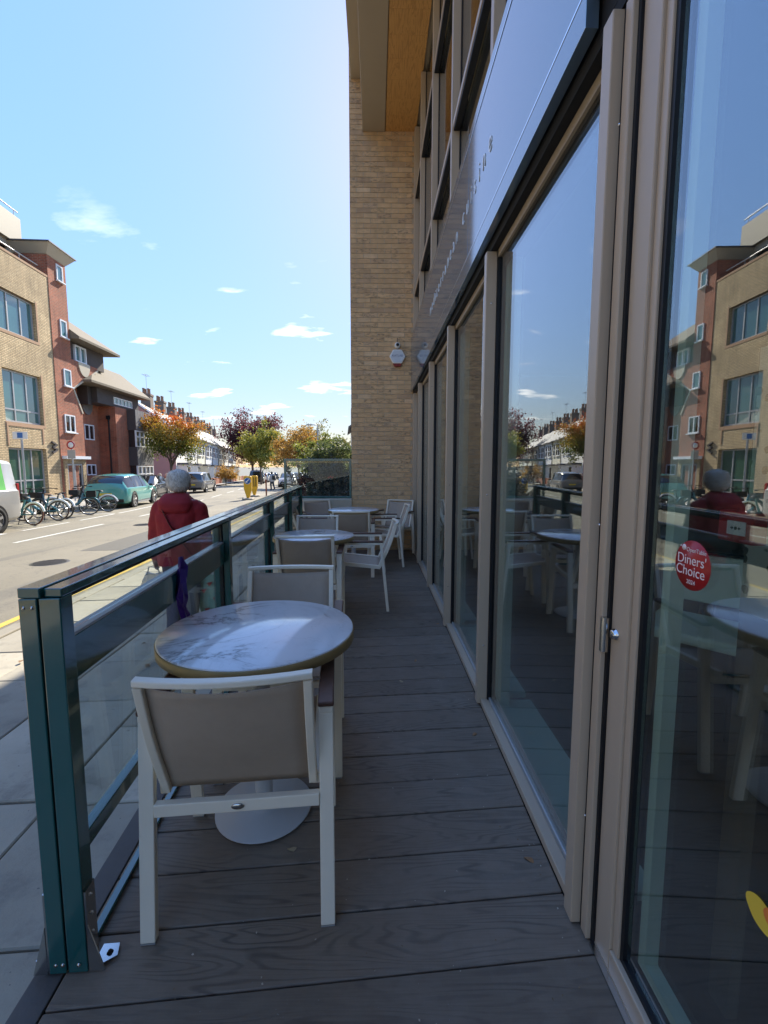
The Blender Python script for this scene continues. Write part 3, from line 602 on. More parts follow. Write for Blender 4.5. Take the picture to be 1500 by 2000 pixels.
# ================================================================== BRICK WING WALL
def brick_var(name, attr):
    m,t,p=newmat(name); v=coords(t,True)
    if attr: a_=t.nodes.new('ShaderNodeAttribute'); a_.attribute_name='tint'; rv=a_.outputs['Fac']
    else: oi=t.nodes.new('ShaderNodeObjectInfo'); rv=oi.outputs['Random']
    c=ramp(t,rv,[(0,(.62,.40,.215)),(.35,(.72,.485,.265)),(.7,(.66,.435,.23)),(.86,(.54,.36,.215)),(1,(.76,.53,.31))])
    n=noise(t,scaled(t,v,(1,1,2.5)),16,5,.65); sm_=noise(t,v,9,3)
    dk=tmath(t,'MULTIPLY',ramp(t,n,[(.48,0.0),(.64,1.0)]),ramp(t,tmath(t,'FRACT',tmath(t,'MULTIPLY',rv,7.3)),[(.40,.08),(.85,.70)]))
    c=mixc_(t,dk,c,(.15,.10,.07)); c=mixc_(t,1.0,c,ramp(t,sm_,[(.3,.88),(.7,1.1)]),'MULTIPLY'); t.links.new(c,p.inputs['Base Color']); p.inputs['Roughness'].default_value=.9
    bump(t,p,noise(t,v,70,5,.7),.5,.006); return m
m_bk=brick_var('buff_brick',False); m_bkj=brick_var('buff_brick_courses',True)
BL,BH,JT=.2,.0625,.0095; PX,PZ=BL+JT,BH+JT
def brick_wall(root, x0, x1, yf, z0, z1, depth, maxn):
    """bricks on a wall facing -Y, local to root"""
    shared={}
    cnt=0; jv=[]; jf=[]; jt=[]; row=0; z=z0
    while z+BH<=z1+.001:
        off=0 if row%2==0 else -PX/2; x=x0+off
        while x<x1-.02:
            a_,b_=max(x,x0),min(x+BL,x1)
            if b_-a_>.03:
                jy=random.uniform(-.002,.0015)
                if cnt<maxn:
                    key=round(b_-a_,3)
                    if key not in shared:
                        mk=MB(); L=key/2; mk.box(-L,L,0,depth,0,BH); me=mk.mesh('brick',m_bk); shared[key]=me
                    o=bpy.data.objects.new('brick',shared[key]); COL.objects.link(o); o.parent=root; o.location=((a_+b_)/2,yf+jy,z+random.uniform(-.0008,.0008)); o.rotation_euler=(0,0,random.uniform(-.004,.004)); cnt+=1
                else:
                    k=len(jv); y0=yf+jy
                    jv+=[(xx,yy,zz_) for zz_ in (z,z+BH) for yy in (y0,yf+depth) for xx in (a_,b_)]
                    fs=[(0,2,3,1),(4,5,7,6),(0,1,5,4),(2,6,7,3),(0,4,6,2),(1,3,7,5)]; jf+=[tuple(k+i for i in f) for f in fs]; jt+=[random.random()]*6
            x+=PX
        z+=PZ; row+=1
    if jv:
        me=bpy.data.meshes.new('upper_bricks'); me.from_pydata(jv,[],jf); me.materials.append(m_bkj); at=me.attributes.new('tint','FLOAT','FACE'); at.data.foreach_set('value',jt)
        o=bpy.data.objects.new('upper_bricks',me); COL.objects.link(o); o.parent=root; o['kind']='stuff'
wing=empty('brick_wing_wall',(.1,7.2,0),0,'tall buff brick wing wall closing the end of the deck','wall')
mk=MB(); mk.box(-.472,.488,.007,.345,-.35,7.40); o=mk.build('wall_core',m_mortar,wing)
brick_wall(wing,-.476,.495,0,-.12,7.37,.10,296)
lw=empty('low_brick_wall',(-.87,7.2,-.25),0,'low buff brick wall with pale stone coping beside the wing wall','wall')
mk=MB(); mk.box(-.52,.488,.008,.24,-.35,.862); mk.build('wall_core',m_mortar,lw)
brick_wall(lw,-.524,.492,0,-.30,.868,.10,290)
for a_,b_ in ((-.545,.02),(.026,.4935)):
    mk=MB(); mk.box(a_,b_,-.025,.265,.872,1.070); mk.build('coping_stone',m_stone,lw,bevel=.006)
# glazed screen on the low wall
scr=empty('glass_screen',(-.92,7.30,.83),0,'teal framed glass screen standing on the low wall','screen')
W0,W1=-.545,.535
mk=MB(); mk.box(W0,W1,-.02,.02,.0,.035); mk.box(W0,W1,-.02,.02,.600,.635); mk.build('rail',m_teal,scr,bevel=.003)
for x in (W0,W1-.035):
    mk=MB(); mk.box(x,x+.035,-.0205,.0205,.0355,.5995); mk.build('upright',m_teal,scr,bevel=.003)
mk=MB(); mk.box(W0+.036,W1-.036,-.004,.004,.036,.599); mk.build('glass_pane',g_rail,scr)
# alarm box and camera
al=empty('alarm_box',(.345,7.198,3.03),0,'white hexagonal alarm box with red base on the brick wall','alarm')
def hexa(r,rz_): return [(r*math.cos(t),rz_*math.sin(t)) for t in (0,R(58),R(122),R(180),R(238),R(302))]
mk=MB(); mk.prism(hexa(.125,.125),'y',-.055,0); mk.build('case',m_white,al,bevel=.012)
mk=MB(); mk.prism(hexa(.105,.105),'y',-.0575,-.0552); mk.build('face',M('alarm_face',(.62,.66,.72),.4,0,.05),al)
mk=MB(); mk.prism([(-.072,-.100),(.072,-.100),(.045,-.150),(-.045,-.150)],'y',-.052,-.003); mk.build('strobe',M('dark_red',(.22,.015,.012),.3,0,.1),al,bevel=.008)
text('KATLAB',.045,M('alarm_print',(.10,.13,.24),.5),al,(0,-.0582,.01),(R(90),0,0),extrude=.0003)
cm=empty('dome_camera',(.345,7.198,3.20),0,'small round white security camera above the alarm box','camera')
mk=MB(); mk.lathe([(.045,0),(.045,-.03),(.040,-.06),(.030,-.075),(0,-.078)],20,(0,0,0),'y'); mk.build('housing',m_white,cm)
mk=MB(); mk.lathe([(.024,-.0765),(.022,-.084),(0,-.086)],16,(0,0,0),'y'); mk.build('lens',m_black,cm)
mk=MB(); mk.tube([(0,-.004,.03),(0,-.006,.12)],.003,6); mk.build('cable',m_black,cm)

# ================================================================== TABLES
def make_table(x,y,rz,label):
    r=empty('round_table',(x,y,0),rz,label,'table','round marble topped tables on the deck')
    mk=MB(); mk.lathe([(0,.722),(.350,.722),(.3575,.726),(.3575,.737),(.354,.741),(0,.741)],72); t=mk.build('table_top',m_marble,r)
    mk=MB(); mk.lathe([(.330,.698),(.356,.698),(.3605,.701),(.3605,.733),(.358,.7355),(.3577,.7255),(.330,.7215)],72,close=True); mk.build('edge_band',m_gold,t)
    mk=MB(); mk.lathe([(0,.690),(.16,.690),(.16,.697),(0,.697)],24); mk.box(-.30,.30,-.02,.02,.672,.6895); mk.build('support_plate',m_black,r)
    mk=MB(); mk.lathe([(.034,.016),(.034,.689)],20); mk.build('column',m_basew,r)
    mk=MB(); mk.lathe([(.184,.006),(.187,.009),(.184,.013),(.06,.018),(.036,.03),(.034,.06)],48); mk.build('base_plate',m_basew,r)
    mk=MB()
    for k in range(4): t_=R(45+90*k); mk.lathe([(.012,0),(.012,.006)],10,(.155*math.cos(t_),.155*math.sin(t_),0))
    mk.build('levelling_feet',m_black,r)
    return r
make_table(-.445,1.68,.35,'round marble topped table beside the first chair, at the open end of the deck')
make_table(-.55,4.0,1.9,'round marble topped table in the middle of the deck between two others')
make_table(-.31,6.38,3.0,'round marble topped table close to the brick wing wall')
# ================================================================== CHAIRS
def make_chair():
    r=empty('garden_chair',(0,0,0),0,'x','chair','cream garden armchairs with taupe mesh slings')
    for sx in (-1,1):
        X=.255*sx
        mk=MB(); mk.bar((X,-.235,.004),(X,-.172,.632),.042,.026,(0,1,0)); mk.build('leg',m_cream,r,bevel=.003)
        mk=MB(); mk.bar((X,.238,.004),(X,.172,.632),.042,.026,(0,1,0)); mk.build('leg',m_cream,r,bevel=.003)
        mk=MB()
        for yy in (-.235,.238): mk.box(X-.020,X+.020,yy-.012,yy+.012,0,.0038)
        mk.build('foot_pad',m_alu,r)
        mk=MB(); mk.box(X-.021,X+.021,-.186,.186,.6325,.652); a_=mk.build('arm_rail',m_cream,r,bevel=.003)
        mk=MB(); mk.box(X-.024,X+.024,-.190,.192,.6525,.668); mk.build('arm_rest',m_arm,r,bevel=.005)
        # seat side rail
        mk=MB(); mk.bar((X-.034*sx,.245,.455),(X-.034*sx,-.165,.412),.024,.034,(0,0,1)); mk.build('seat_rail',m_cream,r,bevel=.004)
    def backp(t):   # side profile of the back
        z=.405+t*.395; y=-.155-.150*t**1.25-.022*math.sin(math.pi*t); return y,z
    pr=[backp(t) for t in np.linspace(0,1,9)]
    for sx in (-1,1):
        X=.213*sx; rings=[]
        for i,(y,z) in enumerate(pr):
            rings.append([(X-.012,y-.017,z),(X+.012,y-.017,z),(X+.012,y+.017,z+.004),(X-.012,y+.017,z+.004)])
        mk=MB(); mk.loft(rings,sm=False); mk.build('back_rail',m_cream,r,bevel=.004)
    y,z=pr[-1]
    rings=[]
    for t in np.linspace(-1,1,9):
        x=.225*t; b=.030*(1-t*t); rings.append([(x,y-.016-b,z+.004),(x,y+.014-b,z+.004),(x,y+.014-b,z+.022),(x,y-.016-b,z+.022)])
    mk=MB(); mk.loft(rings,sm=False); mk.build('top_bar',m_cream,r,bevel=.004)
    # slings
    vs_=[]; nx,ny=9,12
    for j in range(ny+1):
        y,z=backp(.02+.96*j/ny); sag=.018*math.sin(math.pi*min(1,j/ny))+.028*(j/ny)**3
        for i in range(nx+1):
            t=-1+2*i/nx; vs_.append((.202*t,y-sag*(1-t*t),z-(.012*(1-t*t) if j==ny else 0)))
    mk=MB(); mk.add(vs_,[(j*(nx+1)+i,j*(nx+1)+i+1,(j+1)*(nx+1)+i+1,(j+1)*(nx+1)+i) for j in range(ny) for i in range(nx)],0,True)
    o=mk.build('back_sling',m_sling,r); s_=o.modifiers.new('s','SOLIDIFY'); s_.thickness=.003
    vs_=[]
    for j in range(ny+1):
        yy=.240-.395*j/ny; zz_=.464-.044*(j/ny)
        for i in range(nx+1):
            t=-1+2*i/nx; vs_.append((.210*t,yy,zz_-.030*(1-t*t)*math.sin(math.pi*(.12+.8*j/ny))))
    mk=MB(); mk.add(vs_,[(j*(nx+1)+i,j*(nx+1)+i+1,(j+1)*(nx+1)+i+1,(j+1)*(nx+1)+i) for j in range(ny) for i in range(nx)],0,True)
    o=mk.build('seat_sling',m_sling,r); s_=o.modifiers.new('s','SOLIDIFY'); s_.thickness=.003
    mk=MB(); mk.box(-.2335,.2335,-.215,-.191,.362,.400); cb=mk.build('rear_crossbar',m_cream,r,bevel=.003)
    mk=MB(); mk.box(-.2335,.2335,.203,.227,.405,.435); mk.build('front_crossbar',m_cream,r,bevel=.003)
    mk=MB(); mk.lathe([(0,-.003),(.0165,-.003),(.019,-.0015),(.019,0)],24,(0,0,0),'y'); b=mk.build('badge',m_steel,cb); b.location=(0,-.2155,.381); b.scale=(1,1,.5)
    return r
ch=make_chair()
chairs=[(-.417,1.43,4.8,'cream framed mesh armchair with its back to the open end of the deck'),
(-.435,2.075,183,'cream mesh armchair facing the open end across the first table'),
(-.55,3.76,1,'cream mesh armchair back to back with another, tucked under the middle table'),
(-.625,4.55,180,'cream mesh armchair beyond the middle table, facing the open end'),
(-.285,5.62,-1,'cream mesh armchair at the table by the brick wall, its back to the open deck'),
(-.12,4.36,90,'cream mesh armchair turned sideways towards the middle table, beside the windows'),
(.13,6.19,92,'cream mesh armchair turned sideways towards the last table, beside the windows'),
(.26,6.80,153,'cream mesh armchair against the brick wing wall in the window corner'),
(-.80,6.79,205,'cream mesh armchair standing askew against the low brick wall'),
(-.84,6.20,-88,'cream mesh armchair with its back to the last railing bay')]
for i,(x,y,a_,lb) in enumerate(chairs):
    c=ch if i==0 else copy_tree(ch)
    c.location=(x,y,0); c.rotation_euler=(0,0,R(a_)); c['label']=lb

# ================================================================== PEOPLE
m_skin=M('skin',(.42,.24,.17),.55,0,.1,10); m_jack=M('red_jacket',(.30,.014,.020),.72,0,.22,14,.35,30); m_trou=M('grey_trousers',(.13,.135,.145),.85,0,.2,12,.3,60); m_hair=M('grey_hair',(.62,.59,.53),.65,0,.5,90,1.0,260); m_scarf=M('grey_lining',(.25,.25,.27),.8,0,.3,40,.5,80); m_shoe=M('dark_shoe',(.03,.03,.032),.5,0,.2)
def skin_mesh(name, nodes, edges_, mat, parent, sub=2):
    me=bpy.data.meshes.new(name); me.from_pydata([n[0] for n in nodes],edges_,[]); me.materials.append(mat); o=bpy.data.objects.new(name,me); COL.objects.link(o); o.parent=parent
    sk=o.modifiers.new('skin','SKIN'); sk.use_smooth_shade=True
    if not me.skin_vertices: 
        try: me.attributes.new('skin','FLOAT',"POINT")
        except Exception: pass
    for i,n in enumerate(nodes):
        sv_=me.skin_vertices[0].data[i]; r_=n[1]; sv_.radius=(r_,r_) if not isinstance(r_,tuple) else r_; sv_.use_root=(i==0)
    ss=o.modifiers.new('sub','SUBSURF'); ss.levels=sub; ss.render_levels=sub
    return o
def ring(c,rx,ry,n=20,tw=0,sq=2.4):
    pts=[]
    for j in range(n):
        t=2*math.pi*j/n; ct,st=math.cos(t),math.sin(t); x=rx*math.copysign(abs(ct)**(2/sq),ct); y=ry*math.copysign(abs(st)**(2/sq),st)
        pts.append((c[0]+x*math.cos(tw)-y*math.sin(tw),c[1]+x*math.sin(tw)+y*math.cos(tw),c[2]))
    return pts
def make_person(loc, rz, sc, label, jacket, trousers, hairm, detailed=True):
    r=empty('person',loc,rz,label,'person'); r.scale=(sc,sc,sc)
    # body faces +Y; height about 1.60
    sh,hp=1.30,.84
    nodes=[((0,0,.86),(.13,.10)),((0,.0,1.05),(.125,.095)),((0,.01,1.24),(.14,.095)),((0,.025,1.345),(.052,.052)),((0,.045,1.42),(.050,.052)),((0,.055,1.50),(.072,.088)),((0,.05,1.565),(.060,.072)),
     ((-.165,.01,1.285),.060),((-.215,.01,1.03),.046),((-.255,.07,.80),.034),((-.258,.085,.73),(.020,.034)),
     ((.165,.01,1.285),.060),((.215,.0,1.03),.046),((.262,.04,.80),.034),((.265,.05,.73),(.020,.034)),
     ((-.085,.0,.80),.088),((-.095,.075,.47),.060),((-.095,.02,.09),.042),((-.100,.13,.035),(.040,.030)),
     ((.085,.0,.80),.088),((.098,-.03,.47),.060),((.102,-.20,.12),.042),((.106,-.10,.035),(.040,.030))]
    ed=[(0,1),(1,2),(2,3),(3,4),(4,5),(5,6),(2,7),(7,8),(8,9),(9,10),(2,11),(11,12),(12,13),(13,14),(0,15),(15,16),(16,17),(17,18),(0,19),(19,20),(20,21),(21,22)]
    # five fingers per hand, curled round what is carried
    for hi,(hx,hy,sg) in ((10,(-.258,.085,-1)),(14,(.265,.05,1))):
        if detailed:
            for f in range(4):
                y=hy-.030+.020*f; L=(.052,.060,.058,.046)[f]; k=len(nodes)
                nodes+= [((hx,y,.715),.0095),((hx-.006*sg,y,.715-L*.6),.0085),((hx-.024*sg,y,.715-L*.85),.0075)]; ed+=[(hi,k),(k,k+1),(k+1,k+2)]
            k=len(nodes); nodes+=[((hx-.018*sg,hy+.042,.735),.0095),((hx-.030*sg,hy+.048,.70),.008)]; ed+=[(hi,k),(k,k+1)]
    body=skin_mesh('body',nodes,ed,m_skin,r)
    # nose, ears
    if detailed:
        mk=MB(); mk.lathe([(0,.030),(.010,.018),(.014,0)],10,(0,.135,1.485),'y'); mk.build('nose',m_skin,r)
        mk=MB()
        for sg in (-1,1): mk.loft([ring((sg*.088,.045,1.435),.007,.012,10),ring((sg*.100,.038,1.465),.009,.020,10),ring((sg*.100,.040,1.495),.006,.012,10)])
        mk.build('ears',m_skin,r)
    # trousers
    mk=MB(); mk.loft([ring((0,0,.80),.165,.125),ring((0,0,.90),.165,.12),ring((0,0,.98),.15,.11)])
    mk.loft([ring((-.098,.02,.06),.062,.066),ring((-.096,.04,.26),.068,.07),ring((-.094,.072,.47),.076,.082),ring((-.085,.04,.66),.092,.10),ring((-.072,.0,.84),.10,.115)])
    mk.loft([ring((.104,-.195,.10),.062,.066),ring((.102,-.12,.28),.068,.07),ring((.098,-.035,.47),.076,.082),ring((.086,-.01,.66),.092,.10),ring((.072,.0,.84),.10,.115)])
    o=mk.build('trousers',trousers,r); rm_=o.modifiers.new('r','REMESH'); rm_.mode='VOXEL'; rm_.voxel_size=.014; rm_.use_smooth_shade=True; sm_=o.modifiers.new('sm','SMOOTH'); sm_.iterations=6
    for x,y,t in ((-.10,.045,0),(.105,-.17,-.45)):
        mk=MB(); mk.loft([ring((0,-.085,.012),.035,.015),ring((0,-.08,.05),.036,.02)]) if False else None
        mk=MB(); mk.loft([ring((0,.03,.0),.044,.125,18),ring((0,.03,.03),.047,.13,18),ring((0,.0,.065),.042,.095,18),ring((0,-.03,.10),.040,.055,18)]); s_=mk.build('shoe',m_shoe,r); s_.location=(x,y,.0 if t==0 else .06); s_.rotation_euler=(t,0,0)
    # jacket
    mk=MB(); mk.loft([ring((0,.0,.73),.190,.165,28),ring((0,-.005,.80),.193,.167,28),ring((0,-.01,.95),.182,.158,28),ring((0,-.015,1.10),.180,.153,28),ring((0,-.02,1.20),.182,.148,28),ring((0,-.01,1.285),.165,.123,28),ring((0,.01,1.335),.135,.095,28),ring((0,.03,1.38),.085,.085,28)])
    for sg,ey,hy in ((-1,.01,.075),(1,.0,.045)):
        mk.tube([(sg*.11,0,1.29),(sg*.160,.005,1.245),(sg*.192,ey,1.13),(sg*.212,ey+.01,1.00),(sg*.232,hy-.02,.88),(sg*.248,hy,.775)],[.078,.088,.080,.072,.066,.058],16)
    o=mk.build('jacket',jacket,r); rm_=o.modifiers.new('r','REMESH'); rm_.mode='VOXEL'; rm_.voxel_size=.013; rm_.use_smooth_shade=True; sm_=o.modifiers.new('sm','SMOOTH'); sm_.iterations=8
    tx=bpy.data.textures.new('cloth_folds','CLOUDS'); tx.noise_scale=.11; tx.noise_depth=2; dm=o.modifiers.new('d','DISPLACE'); dm.texture=tx; dm.strength=.030; dm.mid_level=.5
    if detailed:
        mk=MB(); mk.loft([ring((0,-.10,1.20),.09,.035,20),ring((0,-.125,1.24),.135,.055,20),ring((0,-.11,1.31),.15,.075,20),ring((0,-.06,1.36),.13,.085,20),ring((0,-.01,1.40),.105,.085,20)])
        h=mk.build('hood',jacket,r); rm_=h.modifiers.new('r','REMESH'); rm_.mode='VOXEL'; rm_.voxel_size=.013; rm_.use_smooth_shade=True; s2=h.modifiers.new('sm','SMOOTH'); s2.iterations=6; d2=h.modifiers.new('d','DISPLACE'); d2.texture=tx; d2.strength=.02
        mk=MB(); mk.loft([ring((0,-.06,1.335),.112,.080,20),ring((0,-.055,1.368),.100,.075,20),ring((0,-.04,1.378),.085,.066,20)]); l=mk.build('hood_lining',m_scarf,r)
        d2=l.modifiers.new('d','DISPLACE'); d2.texture=tx; d2.strength=.015
        mk=MB(); pts=[(-.12,-.06,1.36),(-.10,-.155,1.27),(-.03,-.185,1.13),(.06,-.182,.98),(.15,-.165,.84)]; mk.tube(pts,.014,8,sx=.35); mk.build('bag_strap',M('strap_red',(.10,.012,.014),.7),r)
    # hair
    mk=MB(); rs=[]
    for z,rx,ry,cy_ in ((1.408,.046,.040,-.012),(1.422,.074,.072,.008),(1.450,.096,.103,.026),(1.50,.106,.117,.036),(1.555,.102,.114,.042),(1.600,.082,.093,.046),(1.626,.050,.056,.048),(1.636,.014,.016,.05)): rs.append(ring((0,cy_-.008,z),rx,ry,24,0,2.0))
    mk.loft(rs); hr=mk.build('hair',hairm,r); hr.location=(0,.0055,.176); hr.scale=(.88,.88,.88); ss=hr.modifiers.new('ss','SUBSURF'); ss.levels=ss.render_levels=2; t2=bpy.data.textures.new('hair_tex','CLOUDS'); t2.noise_scale=.022; t2.noise_depth=4; d3=hr.modifiers.new('d','DISPLACE'); d3.texture=t2; d3.strength=.026; d3.mid_level=.5
    if detailed:
        g7=np.random.default_rng(3); mk=MB()
        for k in range(2600):
            u=g7.uniform(0,2*math.pi); t=g7.uniform(.02,1)**.8; z=1.636-.215*t; prof=np.interp(z,[1.405,1.42,1.45,1.50,1.555,1.60,1.626,1.636],[.048,.074,.099,.110,.106,.088,.054,.016]); cx_,cy_=0,np.interp(z,[1.385,1.45,1.5,1.636],[-.008,.018,.028,.042])
            rx,ry=prof*1.0,prof*1.09; L=g7.uniform(.028,.070); du=g7.normal()*.25; pts_=[]
            for f in (0,.5,1):
                zz_=max(z-L*f,1.402); pr_=np.interp(zz_,[1.402,1.42,1.45,1.50,1.555,1.60,1.626,1.638],[.056,.078,.102,.113,.109,.092,.060,.02])+.006*g7.uniform(-.4,1.9)*(.6+f); uu=u+du*f*L/.05; pts_.append(Vector((pr_*math.cos(uu),cy_+pr_*1.09*math.sin(uu),zz_+.002)))
            if math.sin(u)>.55 and z<1.53: continue
            sd=Vector((-math.sin(u),math.cos(u),0))*.0024
            mk.add([pts_[0]-sd,pts_[0]+sd,pts_[1]+sd,pts_[1]-sd,pts_[2]],[(0,1,2,3),(3,2,4)],k%2)
        [None]; hs_=mk.build('hair_strands',[hairm,M('hair_light',(.90,.87,.81),.55)],hr)
    return r
p1=make_person((-1.67,3.84,gz(-1.67,3.84)+.004),R(6),.915,'person walking away in a dark red hooded jacket and grey trousers, carrying two bags',m_jack,m_trou,m_hair)
def bagmesh(name,c,w,h,d,mat,label,handle):
    mk=MB(); rs=[]
    for t,k in ((0,.75),(.06,.98),(.4,1.05),(.75,.92),(1,.62)): rs.append([(c[0]+w*k*math.cos(u)*(1+.10*math.sin(3*u+t*7)),c[1]+d*k*math.sin(u)*(1+.12*math.sin(4*u+t*5)),c[2]+h*t+.012*math.sin(3*u)*t) for u in np.linspace(0,2*math.pi,22,endpoint=False)])
    mk.loft(rs); r=empty(name,(c[0],c[1],c[2]),0,label,'bag'); o=mk.build('pouch',mat,r); o.location=(-c[0],-c[1],-c[2]); ss=o.modifiers.new('s','SUBSURF'); ss.levels=ss.render_levels=2; tx=bpy.data.textures.new('bagf','CLOUDS'); tx.noise_scale=.06; dd=o.modifiers.new('d','DISPLACE'); dd.texture=tx; dd.strength=.03
    mk=MB()
    for sg in (-1,1): mk.tube([(c[0]+sg*w*.5,c[1],c[2]+h*.95),(c[0]+sg*w*.32,c[1],c[2]+h+.06),(handle[0]+sg*.008,handle[1],handle[2]),],.006,6)
    o=mk.build('handle',mat,r); o.location=(-c[0],-c[1],-c[2]); return r
hl=p1.matrix_basis@Vector((-.262,.085,.69)); hrr=p1.matrix_basis@Vector((.268,.05,.69))
pl=glassmat('thin_plastic',.06,(.80,.80,.78),.25,.85,(.70,.68,.63))
bagmesh('carrier_bag',(hl.x-.02,hl.y,hl.z-.37),.115,.31,.06,pl,'thin translucent plastic carrier bag held by the walking person',hl)
bg_=bagmesh('shopping_bag',(hrr.x,hrr.y,hrr.z-.46),.13,.38,.06,M('mint_bag',(.30,.50,.38),.6,0,.1,6),'pale mint shopping bag with red triangles held by the walking person',hrr)
mk=MB(); 
for dx,dz in ((-.05,.27),(.045,.20),(-.03,.10),(.06,.06),(.0,.33)): 
    y=hrr.y-.082; x=hrr.x+dx; z=hrr.z-.46+dz; mk.add([(x-.022,y,z),(x+.026,y-.004,z+.012),(x-.004,y,z-.030),(x-.022,y+.012,z),(x+.026,y+.008,z+.012),(x-.004,y+.012,z-.030)],[(0,1,2),(5,4,3),(0,3,4,1),(1,4,5,2),(2,5,3,0)])
o=mk.build('red_triangles',M('melon_red',(.50,.035,.03),.5),bg_); o.location=tuple(-q for q in bg_.location)
p2=make_person((-9.15,40.2,gz(-9.15,40.2)-.118),R(50),1.0,'person in a pale top with a dark backpack crossing the road',M('pale_top',(.55,.50,.45),.8,0,.1),M('dark_jeans',(.05,.06,.075),.8,0,.2),M('black_hair',(.015,.013,.012),.5,0,.2),False)
bk=empty('backpack',p2.matrix_basis@Vector((0,-.2,1.1)),R(50),'small dark backpack worn by the person crossing the road','backpack'); mk=MB(); mk.box(-.14,.14,-.09,.05,-.2,.2); mk.build('pack',m_shoe,bk,bevel=.04)
mk=MB(); mk.box(-.10,.10,-.115,-.0905,-.15,.02); mk.build('pocket',m_black,bk,bevel=.01)
# ================================================================== BUILDINGS ACROSS THE STREET
class SB:
    """builds parts of a thing in street coordinates (x = lateral d, y = along s)"""
    def __init__(self,name,s0,d0,label,cat,group=None,rot=A,org=None):
        self.z0=G(s0,d0)-.02 if org is None else org.z
        p=SW(s0,d0,self.z0) if org is None else org
        self.o=(d0,s0,self.z0); self.root=empty(name,p,rot,label,cat,group)
    def put(self,mb,name,mat,par=None,**k):
        o=mb.build(name,mat,par or self.root,**k)
        if par is None: o.location=(-self.o[0],-self.o[1],-self.o[2])
        return o
S_=lambda s: s*1.1
Z_=lambda z: 1.36+(z-1.36)*1.1
FD=-16.5
def wall_openings(mb,s0,s1,z0,z1,ops,d,th,mi=0):
    ss=sorted({s0,s1,*[o[0] for o in ops],*[o[1] for o in ops]}); zs=sorted({z0,z1,*[o[2] for o in ops],*[o[3] for o in ops]})
    void=lambda a,b,c,e: any(o[0]<=a and b<=o[1] and o[2]<=c and e<=o[3] for o in ops)
    nS,nZ=len(ss)-1,len(zs)-1
    solid=[[not void(ss[i],ss[i+1],zs[j],zs[j+1]) for j in range(nZ)] for i in range(nS)]
    for i in range(nS):
        for j in range(nZ):
            if not solid[i][j]: continue
            a,b,c,e=ss[i],ss[i+1],zs[j],zs[j+1]
            mb.add([(d,a,c),(d,b,c),(d,b,e),(d,a,e)],[(0,1,2,3)],mi); mb.add([(d-th,a,c),(d-th,b,c),(d-th,b,e),(d-th,a,e)],[(3,2,1,0)],mi)
            nb=lambda i2,j2: 0<=i2<nS and 0<=j2<nZ and solid[i2][j2]
            for cond,q in ((nb(i-1,j),[(d,a,c),(d-th,a,c),(d-th,a,e),(d,a,e)]),(nb(i+1,j),[(d,b,c),(d-th,b,c),(d-th,b,e),(d,b,e)]),(nb(i,j-1),[(d,a,c),(d,b,c),(d-th,b,c),(d-th,a,c)]),(nb(i,j+1),[(d,a,e),(d,b,e),(d-th,b,e),(d-th,a,e)])):
                if not cond: mb.add(q,[(0,1,2,3)],mi)
def framed_window(B,s0,s1,z0,z1,d,frame,glass,nv=2,trans=None,fw=.06,proud=.04,par=None,sill=False,name='window'):
    mk=MB(); mk.box(d-.02,d+proud,s0,s0+fw,z0,z1); mk.box(d-.02,d+proud,s1-fw,s1,z0,z1); mk.box(d-.02,d+proud,s0+fw,s1-fw,z0,z0+fw); mk.box(d-.02,d+proud,s0+fw,s1-fw,z1-fw,z1)
    for i in range(1,nv): c=s0+(s1-s0)*i/nv; mk.box(d-.02,d+proud-.003,c-fw/2,c+fw/2,z0+fw,z1-fw)
    if trans is not None: mk.box(d-.02,d+proud-.006,s0+fw,s1-fw,trans-fw/2,trans+fw/2)
    w_=B.put(mk,name,frame)
    zs=[z0+fw,z1-fw] if trans is None else [z0+fw,trans-fw/2,trans+fw/2,z1-fw]
    for i in range(nv):
        a=s0+fw if i==0 else s0+(s1-s0)*i/nv+fw/2; b=s1-fw if i==nv-1 else s0+(s1-s0)*(i+1)/nv-fw/2
        for j in range(0,len(zs),2):
            mk=MB(); mk.box(d-.015,d+.006,a+.001,b-.001,zs[j]+.001,zs[j+1]-.001); mk.build('pane',glass,w_)
    if sill: mk=MB(); mk.box(d+proud+.001,d+proud+.09,s0-.06,s1+.06,z0-.05,z0+.012); mk.box(d+.001,d+proud,s0-.06,s1+.06,z0-.05,z0-.002); mk.build('sill',frame,w_)
    return w_
# --- cream brick office block
cb=SB('cream_brick_office',20,FD,'pale cream brick office block with tall teal windows across the street','building')
cols=[(20.95-3.62*k,23.4-3.62*k) for k in range(11)]; floors=[(-.02,2.16),(3.28,5.59),(7.22,9.0)]
ops=[(S_(a),S_(b),Z_(z0),Z_(z1)) for a,b in cols for z0,z1 in floors]
mk=MB(); wall_openings(mk,S_(-16),S_(24.45),-1.0,Z_(10.60),ops,FD,.32); mk.box(FD-11,FD-.33,S_(-16),S_(-16)+.3,-1,Z_(10.6)); mk.box(FD-11,FD-.33,S_(24.45)-.3,S_(24.45),-1,Z_(10.6)); cb.put(mk,'wall',m_creambrick)  # wall runs on unseen behind the camera, added for bounced light
mk=MB(); mk.box(FD-11,FD-.5,S_(-16)+.31,S_(24.45)-.31,-1,Z_(10.1)); cb.put(mk,'core',m_darkglass)
mk=MB(); mk.box(FD-.36,FD+.02,S_(-16),S_(24.45)+.01,Z_(10.60)+.002,Z_(10.70)); cb.put(mk,'parapet_coping',m_stonecap)
mk=MB()
for s in np.arange(S_(-15),S_(24.2),1.6): mk.tube([(FD-.18,s,Z_(10.7)),(FD-.18,s,Z_(11.0))],.02,6)
mk.tube([(FD-.18,S_(-15.9),Z_(11.0)),(FD-.18,S_(24.0),Z_(11.0))],.035,8); cb.put(mk,'roof_handrail',m_alu)
